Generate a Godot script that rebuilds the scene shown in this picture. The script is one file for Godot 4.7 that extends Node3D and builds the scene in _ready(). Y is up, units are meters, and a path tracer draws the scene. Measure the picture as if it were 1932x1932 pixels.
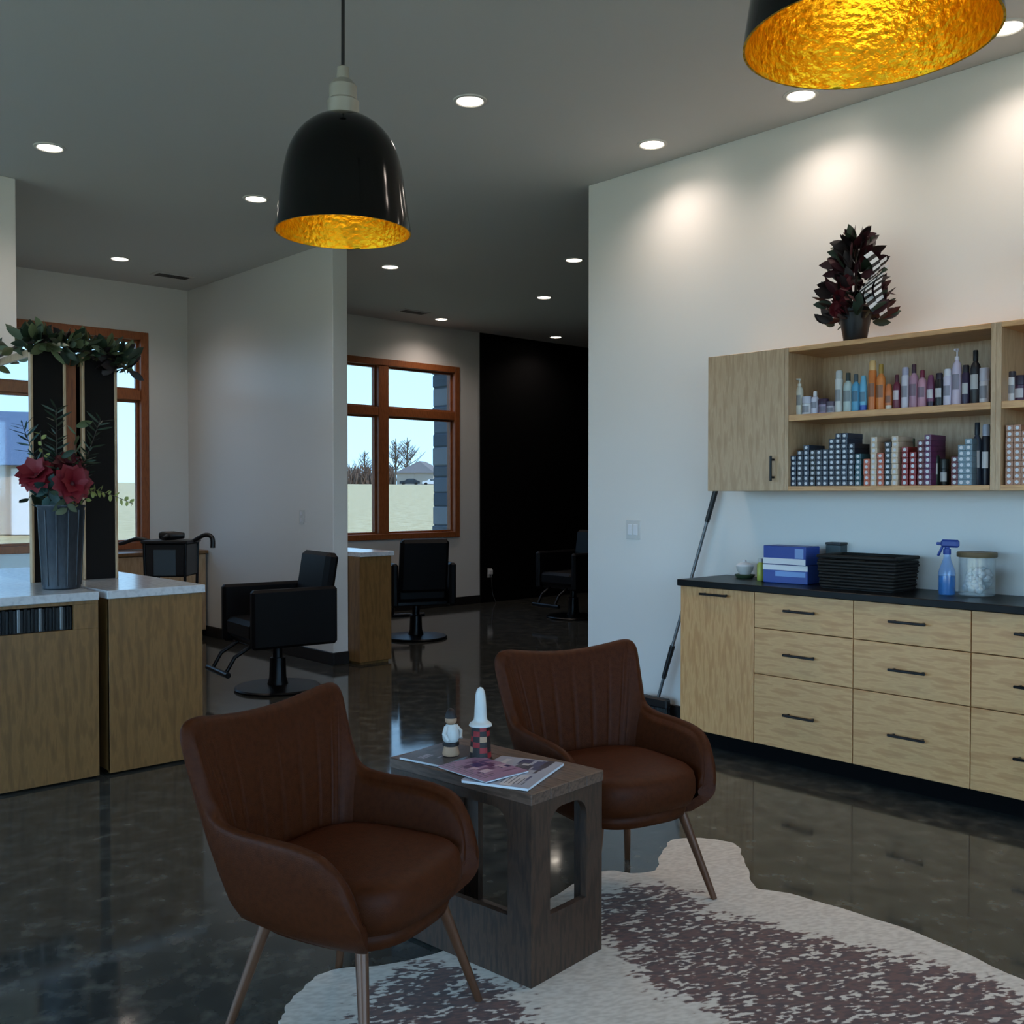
extends Node3D

# ---------------------------------------------------------------- camera numbers
const FPX := 1885.0
const EYE := Vector3(0, 1.38, 0)
const YAW := 42.5
const PITCH := -1.094
const HC := 3.38        # ceiling height
const WX := 4.79        # right wall
const WZ := -9.5        # window wall

var M := {}
var taken := {}
var rng := RandomNumberGenerator.new()

# a pixel of the photograph gives a direction; the distance comes from a known plane
func ray(px: float, py: float) -> Vector3:
	var b := Basis.from_euler(Vector3(deg_to_rad(PITCH), deg_to_rad(-YAW), 0))
	return b * Vector3((px - 966.0) / FPX, -(py - 966.0) / FPX, -1.0)
func on_x(px: float, py: float, x: float) -> Vector3:
	var r := ray(px, py)
	return EYE + r * (x - EYE.x) / r.x
func on_y(px: float, py: float, y: float) -> Vector3:
	var r := ray(px, py)
	return EYE + r * (y - EYE.y) / r.y
func on_z(px: float, py: float, z: float) -> Vector3:
	var r := ray(px, py)
	return EYE + r * (z - EYE.z) / r.z

# ---------------------------------------------------------------- materials
func mat(id: String, c: Color, rough := 0.6, metal := 0.0) -> StandardMaterial3D:
	var m := StandardMaterial3D.new()
	m.resource_name = id
	m.albedo_color = c
	m.roughness = rough
	m.metallic = metal
	M[id] = m
	return m

func col(r: int, g: int, b: int) -> Color:
	return Color(r / 255.0, g / 255.0, b / 255.0)

func noise_tex(sd: int, freq: float, oct: int, stops: Array, size := 512, kind := FastNoiseLite.TYPE_SIMPLEX_SMOOTH) -> NoiseTexture2D:
	var n := FastNoiseLite.new()
	n.seed = sd
	n.noise_type = kind
	n.frequency = freq
	n.fractal_octaves = oct
	var t := NoiseTexture2D.new()
	t.width = size
	t.height = size
	t.seamless = true
	t.noise = n
	var g := Gradient.new()
	g.offsets = PackedFloat32Array(stops.map(func(s): return s[0]))
	g.colors = PackedColorArray(stops.map(func(s): return s[1]))
	t.color_ramp = g
	return t

func bump_tex(sd: int, freq: float, oct: int, strength := 4.0, size := 512) -> NoiseTexture2D:
	var n := FastNoiseLite.new()
	n.seed = sd
	n.frequency = freq
	n.fractal_octaves = oct
	var t := NoiseTexture2D.new()
	t.width = size
	t.height = size
	t.seamless = true
	t.as_normal_map = true
	t.bump_strength = strength
	t.noise = n
	return t

func triplanar(m: StandardMaterial3D, s: Vector3, world := false) -> StandardMaterial3D:
	m.uv1_triplanar = true
	m.uv1_world_triplanar = world
	m.uv1_scale = s
	return m

func wood(id: String, dark: Color, light: Color, sd: int, s: Vector3, rough := 0.45) -> StandardMaterial3D:
	var m := mat(id, Color.WHITE, rough)
	m.albedo_texture = noise_tex(sd, 0.012, 5, [[0.0, dark], [0.42, dark.lerp(light, 0.55)], [0.55, light], [0.75, dark.lerp(light, 0.7)], [1.0, light]])
	return triplanar(m, s)

func make_materials() -> void:
	var m: StandardMaterial3D
	m = mat("wall_paint", col(224, 222, 218), 0.36)
	m.normal_enabled = true
	m.normal_texture = bump_tex(3, 0.06, 3, 1.0)
	m.normal_scale = 0.12
	triplanar(m, Vector3(2, 2, 2), true)
	m = mat("ceiling_paint", col(206, 205, 202), 0.8)
	m = mat("black_paint", col(7, 7, 8), 0.7)
	m.metallic_specular = 0.2
	m = mat("baseboard_black", col(22, 21, 21), 0.5)
	m = mat("concrete", Color.WHITE, 0.16)
	m.albedo_texture = noise_tex(11, 0.009, 6, [[0.0, col(48, 51, 51)], [0.45, col(60, 62, 60)], [0.6, col(68, 69, 66)], [0.8, col(82, 82, 77)], [1.0, col(98, 97, 90)]], 1024)
	m.roughness_texture = noise_tex(12, 0.02, 4, [[0.0, Color(0.5, 0.5, 0.5)], [0.5, Color(0.8, 0.8, 0.8)], [1.0, Color(1, 1, 1)]])
	m.roughness = 0.1
	m.detail_enabled = true
	m.detail_blend_mode = BaseMaterial3D.BLEND_MODE_MUL
	m.detail_albedo = noise_tex(13, 0.05, 3, [[0.0, Color(0.8, 0.8, 0.8)], [0.5, Color(0.95, 0.95, 0.95)], [0.75, Color(1, 1, 1)], [1.0, Color(1, 1, 1)]])
	triplanar(m, Vector3(0.8, 0.8, 0.8), true)
	wood("maple", col(186, 130, 78), col(212, 160, 105), 21, Vector3(5, 0.7, 5), 0.4)
	wood("maple_across", col(190, 137, 86), col(215, 166, 112), 22, Vector3(5, 5, 0.7), 0.4)
	wood("maple_pale", col(170, 138, 102), col(196, 165, 130), 23, Vector3(5, 0.6, 5), 0.4)
	wood("maple_shaded", col(108, 77, 42), col(135, 98, 56), 24, Vector3(4, 0.6, 4), 0.4)  # same maple, darkened so its colour carries the shade on the stations
	wood("window_wood", col(120, 66, 34), col(158, 92, 50), 25, Vector3(9, 1.0, 9), 0.45)
	wood("walnut", col(42, 28, 19), col(72, 50, 36), 26, Vector3(9, 1.2, 9), 0.5)
	wood("walnut_top", col(64, 47, 37), col(106, 82, 68), 27, Vector3(9, 9, 1.2), 0.45)
	m = mat("black_top", col(11, 11, 12), 0.35)
	m.metallic_specular = 0.3
	m.albedo_texture = noise_tex(31, 0.2, 2, [[0.0, Color(0.8, 0.8, 0.8)], [1.0, Color(1, 1, 1)]])
	triplanar(m, Vector3(3, 3, 3), true)
	m = mat("white_quartz", col(206, 206, 208), 0.2)
	m.albedo_texture = noise_tex(32, 0.03, 4, [[0.0, Color(0.86, 0.86, 0.87)], [0.6, Color(1, 1, 1)], [1.0, Color(0.95, 0.95, 0.95)]])
	triplanar(m, Vector3(1.5, 1.5, 1.5), true)
	mat("case_dark", col(22, 18, 16), 0.6).metallic_specular = 0.25
	mat("black_metal", col(20, 20, 22), 0.35, 0.6)
	mat("black_plastic", col(22, 22, 24), 0.4)
	mat("black_vinyl", col(9, 9, 11), 0.5).metallic_specular = 0.3
	mat("grey_metal", col(120, 122, 124), 0.35, 0.8)
	mat("chrome", col(200, 200, 204), 0.15, 1.0)
	mat("shade_black", col(3, 3, 3), 0.1).metallic_specular = 0.38
	m = mat("gold_leaf", col(250, 226, 78), 0.36, 1.0)
	m.normal_enabled = true
	m.normal_texture = bump_tex(41, 0.03, 4, 6.0)
	m.normal_scale = 1.0
	m.albedo_texture = noise_tex(42, 0.03, 4, [[0.0, col(190, 140, 60)], [0.45, col(255, 225, 150)], [1.0, col(255, 245, 200)]])
	triplanar(m, Vector3(3.2, 3.2, 3.2))
	mat("socket_nickel", col(176, 170, 156), 0.4, 0.5)
	m = mat("leather", col(72, 34, 14), 0.52)
	m.metallic_specular = 0.24
	m.albedo_texture = noise_tex(51, 0.02, 5, [[0.0, Color(0.78, 0.74, 0.72)], [0.5, Color(0.94, 0.93, 0.92)], [1.0, Color(1, 1, 1)]])
	m.normal_enabled = true
	m.normal_texture = bump_tex(52, 0.12, 3, 4.0)
	m.normal_scale = 0.25
	triplanar(m, Vector3(4, 4, 4))
	mat("seam_thread", col(92, 50, 30), 0.6)
	m = mat("chair_leg", col(96, 62, 42), 0.35, 0.35)
	m = mat("mirror_glass", col(235, 238, 240), 0.02, 1.0)
	m = mat("pane_glass", Color(0.95, 0.98, 1.0, 0.06), 0.02)
	m.transparency = BaseMaterial3D.TRANSPARENCY_ALPHA
	m = mat("view_dimming_glass", Color(0.05, 0.07, 0.08, 0.5), 0.02)   # window wall panes, tint added to dim the bright outdoor view
	m.transparency = BaseMaterial3D.TRANSPARENCY_ALPHA
	m = mat("jar_glass", Color(0.85, 0.92, 0.94, 0.12), 0.03)
	m.transparency = BaseMaterial3D.TRANSPARENCY_ALPHA
	m = mat("spray_plastic", Color(0.35, 0.62, 0.92, 0.35), 0.1)
	m.transparency = BaseMaterial3D.TRANSPARENCY_ALPHA
	mat("spray_fluid", col(36, 92, 160), 0.2)
	mat("royal_blue", col(42, 70, 150), 0.4)
	mat("white_paper", col(222, 224, 228), 0.55)
	mat("cotton", col(210, 220, 228), 0.9)
	mat("plate_white", col(205, 206, 204), 0.4)
	m = mat("wicker", Color(0.7, 0.7, 0.7), 0.7)
	m.albedo_texture = noise_tex(61, 0.09, 2, [[0.0, col(12, 11, 10)], [0.6, col(28, 25, 22)], [1.0, col(52, 45, 36)]])
	triplanar(m, Vector3(8, 8, 8))
	mat("lamp_glow", Color.WHITE, 0.5)
	M.lamp_glow.emission_enabled = true
	M.lamp_glow.emission = Color(1.0, 0.95, 0.88)
	M.lamp_glow.emission_energy_multiplier = 4.0
	mat("bulb_glow", Color.WHITE, 0.5)
	M.bulb_glow.emission_enabled = true
	M.bulb_glow.emission = Color(1.0, 0.92, 0.74)
	M.bulb_glow.emission_energy_multiplier = 0.8
	mat("trim_white", col(214, 212, 206), 0.5)
	m = mat("vase_zinc", col(70, 75, 82), 0.42, 0.5)
	m.albedo_texture = noise_tex(63, 0.03, 4, [[0.0, Color(0.7, 0.72, 0.74)], [1.0, Color(1, 1, 1)]])
	triplanar(m, Vector3(4, 1, 4))
	for l in [["leaf_dark", 30, 48, 30], ["leaf_olive", 84, 92, 58], ["leaf_sage", 96, 110, 88], ["leaf_teal", 38, 66, 64], ["leaf_yellow", 150, 152, 84], ["leaf_green", 92, 122, 44], ["petal_red", 116, 7, 26], ["petal_deep", 84, 6, 20], ["burgundy", 58, 14, 24], ["plum_black", 30, 18, 20], ["twig", 62, 46, 36]]:
		m = mat(l[0], col(l[1], l[2], l[3]), 0.6)
		m.backlight_enabled = l[0].begins_with("leaf")
		m.backlight = m.albedo_color * 0.4
	m = mat("dry_grass", Color.WHITE, 0.95)
	m.albedo_texture = noise_tex(71, 0.02, 5, [[0.0, col(176, 148, 98)], [0.5, col(204, 178, 128)], [1.0, col(222, 200, 156)]])
	triplanar(m, Vector3(0.12, 0.12, 0.12), true)
	mat("asphalt", col(128, 128, 130), 0.9)
	mat("bark_far", col(104, 90, 78), 0.9)
	mat("brush_far", col(122, 98, 82), 0.95)
	mat("house_wall", col(170, 158, 146), 0.8)
	mat("house_roof", col(126, 116, 110), 0.9)
	mat("blue_roof", col(92, 108, 132), 0.8)
	mat("car_dark", col(44, 50, 60), 0.3, 0.3)
	mat("car_white", col(225, 228, 232), 0.3)
	mat("tyre", col(20, 20, 20), 0.8)
	mat("car_glass", col(40, 52, 62), 0.08)
	for i in 4:
		mat("stone_%d" % i, [col(110, 116, 124), col(84, 92, 102), col(136, 138, 142), col(98, 102, 108)][i], 0.85)

# ---------------------------------------------------------------- mesh helpers
func surf() -> SurfaceTool:
	var st := SurfaceTool.new()
	st.begin(Mesh.PRIMITIVE_TRIANGLES)
	return st

func tri(st: SurfaceTool, a: Vector3, b: Vector3, c: Vector3) -> void:   # counter-clockwise from outside
	st.add_vertex(a)
	st.add_vertex(c)
	st.add_vertex(b)

func quad(st: SurfaceTool, a: Vector3, b: Vector3, c: Vector3, d: Vector3) -> void:
	tri(st, a, b, c)
	tri(st, a, c, d)

func facet(st: SurfaceTool, p: Array, inside: Vector3) -> void:   # a flat polygon turned away from inside
	var n: Vector3 = (p[1] - p[0]).cross(p[2] - p[0])
	var mid := Vector3.ZERO
	for q in p:
		mid += q / p.size()
	var flip: bool = n.dot(mid - inside) < 0.0
	for i in range(1, p.size() - 1):
		if flip:
			tri(st, p[0], p[i + 1], p[i])
		else:
			tri(st, p[0], p[i], p[i + 1])

func box(st: SurfaceTool, c: Vector3, s: Vector3, b := 0.004, xf := Transform3D()) -> void:
	st.set_smooth_group(-1)
	var h := s / 2.0
	b = minf(b, 0.45 * minf(s.x, minf(s.y, s.z)))
	var at := func(sg: Vector3, ax: int) -> Vector3:
		var q := Vector3.ZERO
		for k in 3:
			q[k] = sg[k] * (h[k] if k == ax else h[k] - b)
		return xf * (c + q)
	var mid := xf * c
	var order := [Vector2(-1, -1), Vector2(1, -1), Vector2(1, 1), Vector2(-1, 1)]
	for ax in 3:
		var u := (ax + 1) % 3
		var w := (ax + 2) % 3
		for s1 in [-1.0, 1.0]:
			var p := []
			for o in order:
				var sg := Vector3.ZERO
				sg[ax] = s1
				sg[u] = o.x
				sg[w] = o.y
				p.append(at.call(sg, ax))
			facet(st, p, mid)
		if b <= 0.0:
			continue
		for s1 in [-1.0, 1.0]:
			for s2 in [-1.0, 1.0]:
				var p := []
				for e in [[-1.0, u], [1.0, u], [1.0, w], [-1.0, w]]:
					var sg := Vector3.ZERO
					sg[ax] = e[0]
					sg[u] = s1
					sg[w] = s2
					p.append(at.call(sg, e[1]))
				facet(st, p, mid)
	if b > 0.0:
		for i in 8:
			var sg := Vector3(1 if i & 1 else -1, 1 if i & 2 else -1, 1 if i & 4 else -1)
			facet(st, [at.call(sg, 0), at.call(sg, 1), at.call(sg, 2)], mid)

func lathe(st: SurfaceTool, prof: Array, n := 28, xf := Transform3D()) -> void:   # prof: Vector2(radius, height), outside face when it runs upwards
	var group := 1
	for i in prof.size() - 1:
		var a: Vector2 = prof[i]
		var b: Vector2 = prof[i + 1]
		if i > 0:
			var d0: Vector2 = a - prof[i - 1]
			if absf(d0.angle_to(b - a)) > 0.6:
				group += 1
		st.set_smooth_group(group)
		for k in n:
			var t0 := TAU * k / n
			var t1 := TAU * (k + 1) / n
			var p := [Vector3(a.x * cos(t0), a.y, -a.x * sin(t0)), Vector3(a.x * cos(t1), a.y, -a.x * sin(t1)), Vector3(b.x * cos(t1), b.y, -b.x * sin(t1)), Vector3(b.x * cos(t0), b.y, -b.x * sin(t0))]
			if a.x < 1e-6:
				tri(st, xf * p[0], xf * p[2], xf * p[3])
			elif b.x < 1e-6:
				tri(st, xf * p[0], xf * p[1], xf * p[2])
			else:
				quad(st, xf * p[0], xf * p[1], xf * p[2], xf * p[3])

func sheet(st: SurfaceTool, rows: Array, closed := false, group := 1) -> void:   # rows of points, smooth
	st.set_smooth_group(group)
	var n: int = rows[0].size()
	for i in rows.size() - 1:
		for k in (n if closed else n - 1):
			var k1 := (k + 1) % n
			quad(st, rows[i][k], rows[i][k1], rows[i + 1][k1], rows[i + 1][k])

func tube(st: SurfaceTool, pts: Array, r0: float, r1: float, n := 8) -> void:
	var rows := []
	for i in pts.size():
		var d: Vector3 = (pts[mini(i + 1, pts.size() - 1)] - pts[maxi(i - 1, 0)]).normalized()
		var u := d.cross(Vector3.UP if absf(d.y) < 0.9 else Vector3.RIGHT).normalized()
		var w := u.cross(d)
		var r := lerpf(r0, r1, float(i) / (pts.size() - 1))
		var row := []
		for k in n:
			var t := TAU * k / n
			row.append(pts[i] + (u * cos(t) - w * sin(t)) * r)
		rows.append(row)
	sheet(st, rows, true, 1)
	st.set_smooth_group(-1)
	facet(st, rows[0], pts[1])
	facet(st, rows[-1], pts[-2])

func curve_pts(ctrl: Array, n: int) -> Array:   # Catmull-Rom through the control points
	var out := []
	for i in n + 1:
		var t := float(i) / n * (ctrl.size() - 1)
		var k := mini(int(t), ctrl.size() - 2)
		var f := t - k
		var a = ctrl[maxi(k - 1, 0)]
		var b = ctrl[k]
		var c = ctrl[k + 1]
		var d = ctrl[mini(k + 2, ctrl.size() - 1)]
		out.append(0.5 * ((2.0 * b) + (c - a) * f + (2.0 * a - 5.0 * b + 4.0 * c - d) * f * f + (3.0 * b - a - 3.0 * c + d) * f * f * f))
	return out

func prism(st: SurfaceTool, poly: PackedVector2Array, y0: float, y1: float) -> void:   # polygon in (x, z), extruded upwards
	st.set_smooth_group(-1)
	var idx := Geometry2D.triangulate_polygon(poly)
	for i in range(0, idx.size(), 3):
		var a := poly[idx[i]]
		var b := poly[idx[i + 1]]
		var c := poly[idx[i + 2]]
		facet(st, [Vector3(a.x, y1, a.y), Vector3(b.x, y1, b.y), Vector3(c.x, y1, c.y)], Vector3(a.x, y0, a.y))
		facet(st, [Vector3(a.x, y0, a.y), Vector3(b.x, y0, b.y), Vector3(c.x, y0, c.y)], Vector3(a.x, y1, a.y))
	var turn := 0.0
	for i in poly.size():
		turn += poly[i].cross(poly[(i + 1) % poly.size()])
	for i in poly.size():
		var a := poly[i]
		var b := poly[(i + 1) % poly.size()]
		var q := [Vector3(a.x, y0, a.y), Vector3(b.x, y0, b.y), Vector3(b.x, y1, b.y), Vector3(a.x, y1, a.y)]
		if turn > 0.0:
			q.reverse()
		quad(st, q[0], q[1], q[2], q[3])

# ---------------------------------------------------------------- scene helpers
func numbered(called: String) -> String:
	var n: int = taken.get(called, 0)
	taken[called] = n + 1
	return called if n == 0 else "%s_%03d" % [called, n]

func obj(called: String, st: SurfaceTool, m: Material, parent: Node = self) -> MeshInstance3D:
	st.generate_normals()
	var o := MeshInstance3D.new()
	o.mesh = st.commit()
	o.mesh.surface_set_material(0, m)
	o.name = numbered(called) if parent == self else called
	parent.add_child(o, true)
	return o

func part(called: String, mesh: Mesh, m: Material, parent: Node, xf := Transform3D()) -> MeshInstance3D:   # a shared mesh
	var o := MeshInstance3D.new()
	o.mesh = mesh
	o.material_override = m
	o.name = called
	o.transform = xf
	parent.add_child(o, true)
	return o

func bx(called: String, c: Vector3, s: Vector3, m: Material, parent: Node = self, b := 0.004) -> MeshInstance3D:
	var st := surf()
	box(st, c, s, b)
	return obj(called, st, m, parent)

func span(called: String, a: Vector3, b: Vector3, m: Material, parent: Node = self, bev := 0.004) -> MeshInstance3D:   # a box from corner to corner
	return bx(called, (a + b) / 2.0, (b - a).abs(), m, parent, bev)

func tag(o: Node, label: String, category: String, group := "") -> Node:
	o.set_meta("label", label)
	o.set_meta("category", category)
	if group:
		o.set_meta("group", group)
	return o

func thing(called: String, label: String, category: String, at := Vector3.ZERO, turn := 0.0, group := "") -> Node3D:
	var o := Node3D.new()
	o.name = numbered(called)
	add_child(o)
	o.position = at
	o.rotation.y = turn
	tag(o, label, category, group)
	return o

func shell(o: Node) -> Node:
	o.set_meta("kind", "structure")
	return o

func copy_of(src: Node3D, called: String, label: String, at: Vector3, turn := 0.0) -> Node3D:
	var r: Node3D = src.duplicate()
	r.name = numbered(called)
	add_child(r)
	r.position = at
	r.rotation = Vector3(0, turn, 0)
	r.set_meta("label", label)
	return r

# ================================================================ the scene
func _ready() -> void:
	rng.seed = 7
	var cam := Camera3D.new()
	cam.name = "camera"
	cam.position = EYE
	cam.rotation_degrees = Vector3(PITCH, -YAW, 0)
	cam.fov = rad_to_deg(2.0 * atan(966.0 / FPX))
	cam.near = 0.05
	cam.far = 800.0
	add_child(cam)
	var we := WorldEnvironment.new()
	we.name = "environment"
	var env := Environment.new()
	env.background_mode = Environment.BG_SKY
	var sky := Sky.new()
	var sm := ProceduralSkyMaterial.new()
	sm.sky_top_color = col(120, 172, 226)
	sm.sky_horizon_color = col(164, 211, 244)
	sm.sky_curve = 0.25
	sm.ground_bottom_color = col(150, 140, 120)
	sm.ground_horizon_color = col(200, 205, 205)
	sm.sky_energy_multiplier = 1.72
	sky.sky_material = sm
	env.sky = sky
	env.background_energy_multiplier = 1.0
	env.tonemap_mode = Environment.TONE_MAPPER_LINEAR
	env.tonemap_exposure = 2.7
	env.sdfgi_enabled = true
	env.ssao_enabled = true
	env.ssil_enabled = true
	we.environment = env
	add_child(we)
	var sun := DirectionalLight3D.new()
	sun.name = "sun"
	sun.light_color = Color(1.0, 0.96, 0.9)
	sun.light_energy = 1.0
	sun.light_angular_distance = 3.0
	sun.shadow_enabled = true
	sun.sky_mode = DirectionalLight3D.SKY_MODE_LIGHT_ONLY
	add_child(sun)
	sun.look_at_from_position(Vector3(6, 8, 9), Vector3.ZERO)

	make_materials()
	build_shell()
	build_windows()
	build_outside()
	build_base_cabinets()
	build_upper_cabinets()
	build_island()
	build_small_stations()
	build_rug()
	build_armchairs()
	build_table()
	build_styling_chairs()
	build_pendants()
	build_downlights()
	build_counter_things()
	build_products()
	build_plants()
	build_small_things()

# ---------------------------------------------------------------- the room
func holed_wall(called: String, along_x: bool, from: float, to: float, c0: float, c1: float, holes: Array, m: Material) -> void:
	# holes: [from, to, sill, head], in order along the wall
	var st := surf()
	var add := func(a: float, b: float, y0: float, y1: float):
		if b - a < 0.001 or y1 - y0 < 0.001:
			return
		var p := Vector3(a, y0, c0) if along_x else Vector3(c0, y0, a)
		var q := Vector3(b, y1, c1) if along_x else Vector3(c1, y1, b)
		box(st, (p + q) / 2.0, (q - p).abs(), 0.0)
	var at := from
	for h in holes:
		add.call(at, h[0], 0.0, HC)
		add.call(h[0], h[1], 0.0, h[2])
		add.call(h[0], h[1], h[3], HC)
		at = h[1]
	add.call(at, to, 0.0, HC)
	shell(obj(called, st, m))

const W0 := [-1.0, 1.15]
const W1 := [2.35, 3.94]
const W2 := [5.66, 7.82]
const SILL := 0.84
const HEAD := 2.92

func build_shell() -> void:
	shell(span("floor", Vector3(-3.65, -0.2, WZ - 0.2), Vector3(11.15, 0, 3.15), M.concrete, self, 0.0))
	shell(span("ceiling", Vector3(-3.65, HC, WZ - 0.6), Vector3(11.15, HC + 0.25, 3.15), M.ceiling_paint, self, 0.0))
	holed_wall("wall_window", true, -3.65, 8.157, WZ - 0.2, WZ, [W0 + [SILL, HEAD], W1 + [SILL, HEAD], W2 + [SILL, HEAD]], M.wall_paint)
	shell(span("wall_accent", Vector3(8.157, 0, WZ - 0.2), Vector3(11.15, HC, WZ + 0.012), M.black_paint, self, 0.0))
	shell(span("wall_right", Vector3(WX, 0, -4.49), Vector3(WX + 0.15, HC, 3.0), M.wall_paint, self, 0.003))
	shell(span("wall_return", Vector3(WX + 0.15, 0, -4.49), Vector3(11.0, HC, -4.34), M.black_paint, self, 0.0))
	shell(span("wall_east", Vector3(11.0, 0, WZ), Vector3(11.15, HC, -4.34), M.black_paint, self, 0.0))
	holed_wall("wall_back", true, -3.65, WX + 0.15, 3.0, 3.15, [[-2.9, -0.2, 0.15, 2.92], [0.2, 2.9, 0.15, 2.92]], M.wall_paint)
	holed_wall("wall_left", false, WZ, 3.0, -3.65, -3.5, [[-8.6, -5.9, 0.15, 2.92], [-5.6, -2.9, 0.15, 2.92], [-2.6, 0.1, 0.15, 2.92]], M.wall_paint)
	shell(span("wall_partition", Vector3(4.34, 0, WZ), Vector3(4.478, HC, -6.85), M.wall_paint, self, 0.004))
	shell(span("wall_divider", Vector3(1.862, 0, WZ), Vector3(1.992, HC, -6.85), M.wall_paint, self, 0.004))
	# black skirting
	var bb := M.baseboard_black as Material
	shell(span("baseboard_right", Vector3(WX - 0.014, 0, -4.504), Vector3(WX, 0.1, -3.42), bb))
	shell(span("baseboard_right_end", Vector3(WX, 0, -4.504), Vector3(WX + 0.16, 0.1, -4.49), bb))
	shell(span("baseboard_partition", Vector3(4.326, 0, WZ + 0.014), Vector3(4.34, 0.1, -6.836), bb))
	shell(span("baseboard_partition_end", Vector3(4.34, 0, -6.85), Vector3(4.478, 0.1, -6.836), bb))
	shell(span("baseboard_window", Vector3(4.478, 0, WZ), Vector3(8.157, 0.1, WZ + 0.014), bb))
	shell(span("baseboard_bay", Vector3(1.992, 0, WZ), Vector3(4.326, 0.1, WZ + 0.014), bb))
	shell(span("baseboard_divider", Vector3(1.848, 0, WZ + 0.014), Vector3(1.862, 0.1, -6.85), bb))

func window_unit(called: String, xa: float, xb: float, mull: float) -> void:
	var w := Node3D.new()
	w.name = called
	add_child(w)
	shell(w)
	w.position = Vector3(xa, SILL, WZ)
	var wd := M.window_wood as Material
	var wid := xb - xa
	var hei := HEAD - SILL
	var t := 0.075
	var zf := 0.022       # proud of the wall
	var zb := -0.14
	var mx := mull - xa
	var ty := 2.32 - SILL
	span("jamb", Vector3(0, 0, zb), Vector3(t, hei, zf), wd, w)
	span("jamb", Vector3(wid - t, 0, zb), Vector3(wid, hei, zf), wd, w)
	span("head", Vector3(t, hei - t, zb), Vector3(wid - t, hei, zf), wd, w)
	span("sill", Vector3(t, 0, zb), Vector3(wid - t, t * 0.9, zf), wd, w)
	span("mullion", Vector3(mx - 0.07, t * 0.9, zb), Vector3(mx + 0.07, hei - t, zf - 0.01), wd, w)
	for s in [[t, mx - 0.07], [mx + 0.07, wid - t]]:
		span("transom", Vector3(s[0], ty - 0.05, zb), Vector3(s[1], ty + 0.045, zf - 0.012), wd, w)
		for v in [[t * 0.9, ty - 0.05], [ty + 0.045, hei - t]]:
			# a narrow sash round each pane
			var st := surf()
			var a := 0.022
			var c := Vector3((s[0] + s[1]) / 2.0, (v[0] + v[1]) / 2.0, -0.07)
			var sx: float = s[1] - s[0]
			var sy: float = v[1] - v[0]
			box(st, c + Vector3(-sx / 2.0 + a / 2.0, 0, 0), Vector3(a, sy, 0.05), 0.003)
			box(st, c + Vector3(sx / 2.0 - a / 2.0, 0, 0), Vector3(a, sy, 0.05), 0.003)
			box(st, c + Vector3(0, -sy / 2.0 + a / 2.0, 0), Vector3(sx - 2 * a, a, 0.05), 0.003)
			box(st, c + Vector3(0, sy / 2.0 - a / 2.0, 0), Vector3(sx - 2 * a, a, 0.05), 0.003)
			var sash := obj("sash", st, wd, w)
			bx("pane", c, Vector3(sx - 2 * a, sy - 2 * a, 0.006), M.view_dimming_glass, sash, 0.0)

func build_windows() -> void:
	window_unit("window_1", W0[0], W0[1], 0.05)
	window_unit("window_2", W1[0], W1[1], 3.02)
	window_unit("window_3", W2[0], W2[1], 6.695)
	# shop-front glazing in the left wall and behind the camera
	var n := 4
	for q in [[Vector3(-3.5, 0.15, -8.6), 0.0], [Vector3(-3.5, 0.15, -5.6), 0.0], [Vector3(-3.5, 0.15, -2.6), 0.0], [Vector3(-2.9, 0.15, 3.0), PI / 2.0], [Vector3(0.2, 0.15, 3.0), PI / 2.0]]:
		var w := Node3D.new()
		w.name = "window_%d" % n
		n += 1
		add_child(w)
		shell(w)
		w.position = q[0]
		w.rotation.y = q[1]
		for k in 3:
			span("mullion", Vector3(-0.12, 0.07, k * 1.31), Vector3(0.02, 2.70, k * 1.31 + 0.08), M.window_wood, w)
		span("head", Vector3(-0.12, 2.70, 0), Vector3(0.02, 2.77, 2.70), M.window_wood, w)
		span("sill", Vector3(-0.12, 0, 0), Vector3(0.02, 0.07, 2.70), M.window_wood, w)
		for k in 2:
			span("pane", Vector3(-0.06, 0.07, k * 1.31 + 0.08), Vector3(-0.054, 2.70, k * 1.31 + 1.31), M.pane_glass, w, 0.0)

func bare_tree(at: Vector3, h: float, sd: int, label: String) -> void:
	var t := thing("bare_tree", label, "tree", at, 0.0, "leafless trees far outside")
	var r := RandomNumberGenerator.new()
	r.seed = sd
	var trunk := surf()
	tube(trunk, [Vector3.ZERO, Vector3(0.1, h * 0.4, 0), Vector3(0.0, h * 0.75, 0.1), Vector3(0.1, h, 0)], h * 0.028, h * 0.006, 7)
	obj("trunk", trunk, M.bark_far, t)
	var st := surf()
	for i in 46:
		var y0 := r.randf_range(0.22, 0.9) * h
		var a := r.randf() * TAU
		var l := (h - y0) * r.randf_range(0.45, 0.75) + 0.3
		var d := Vector3(cos(a), r.randf_range(0.5, 1.4), sin(a)).normalized() * l
		var p0 := Vector3(0.05, y0, 0.03)
		tube(st, [p0, p0 + d * 0.55, p0 + d + Vector3(0, l * 0.12, 0)], h * 0.008, h * 0.003, 4)
		for k in 3:
			var q := p0 + d * r.randf_range(0.4, 0.95)
			var e := Vector3(r.randf_range(-1, 1), r.randf_range(0.2, 1.2), r.randf_range(-1, 1)).normalized() * l * 0.35
			tube(st, [q, q + e * 0.5, q + e], h * 0.004, h * 0.002, 3)
	obj("branches", st, M.bark_far, t)

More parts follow.
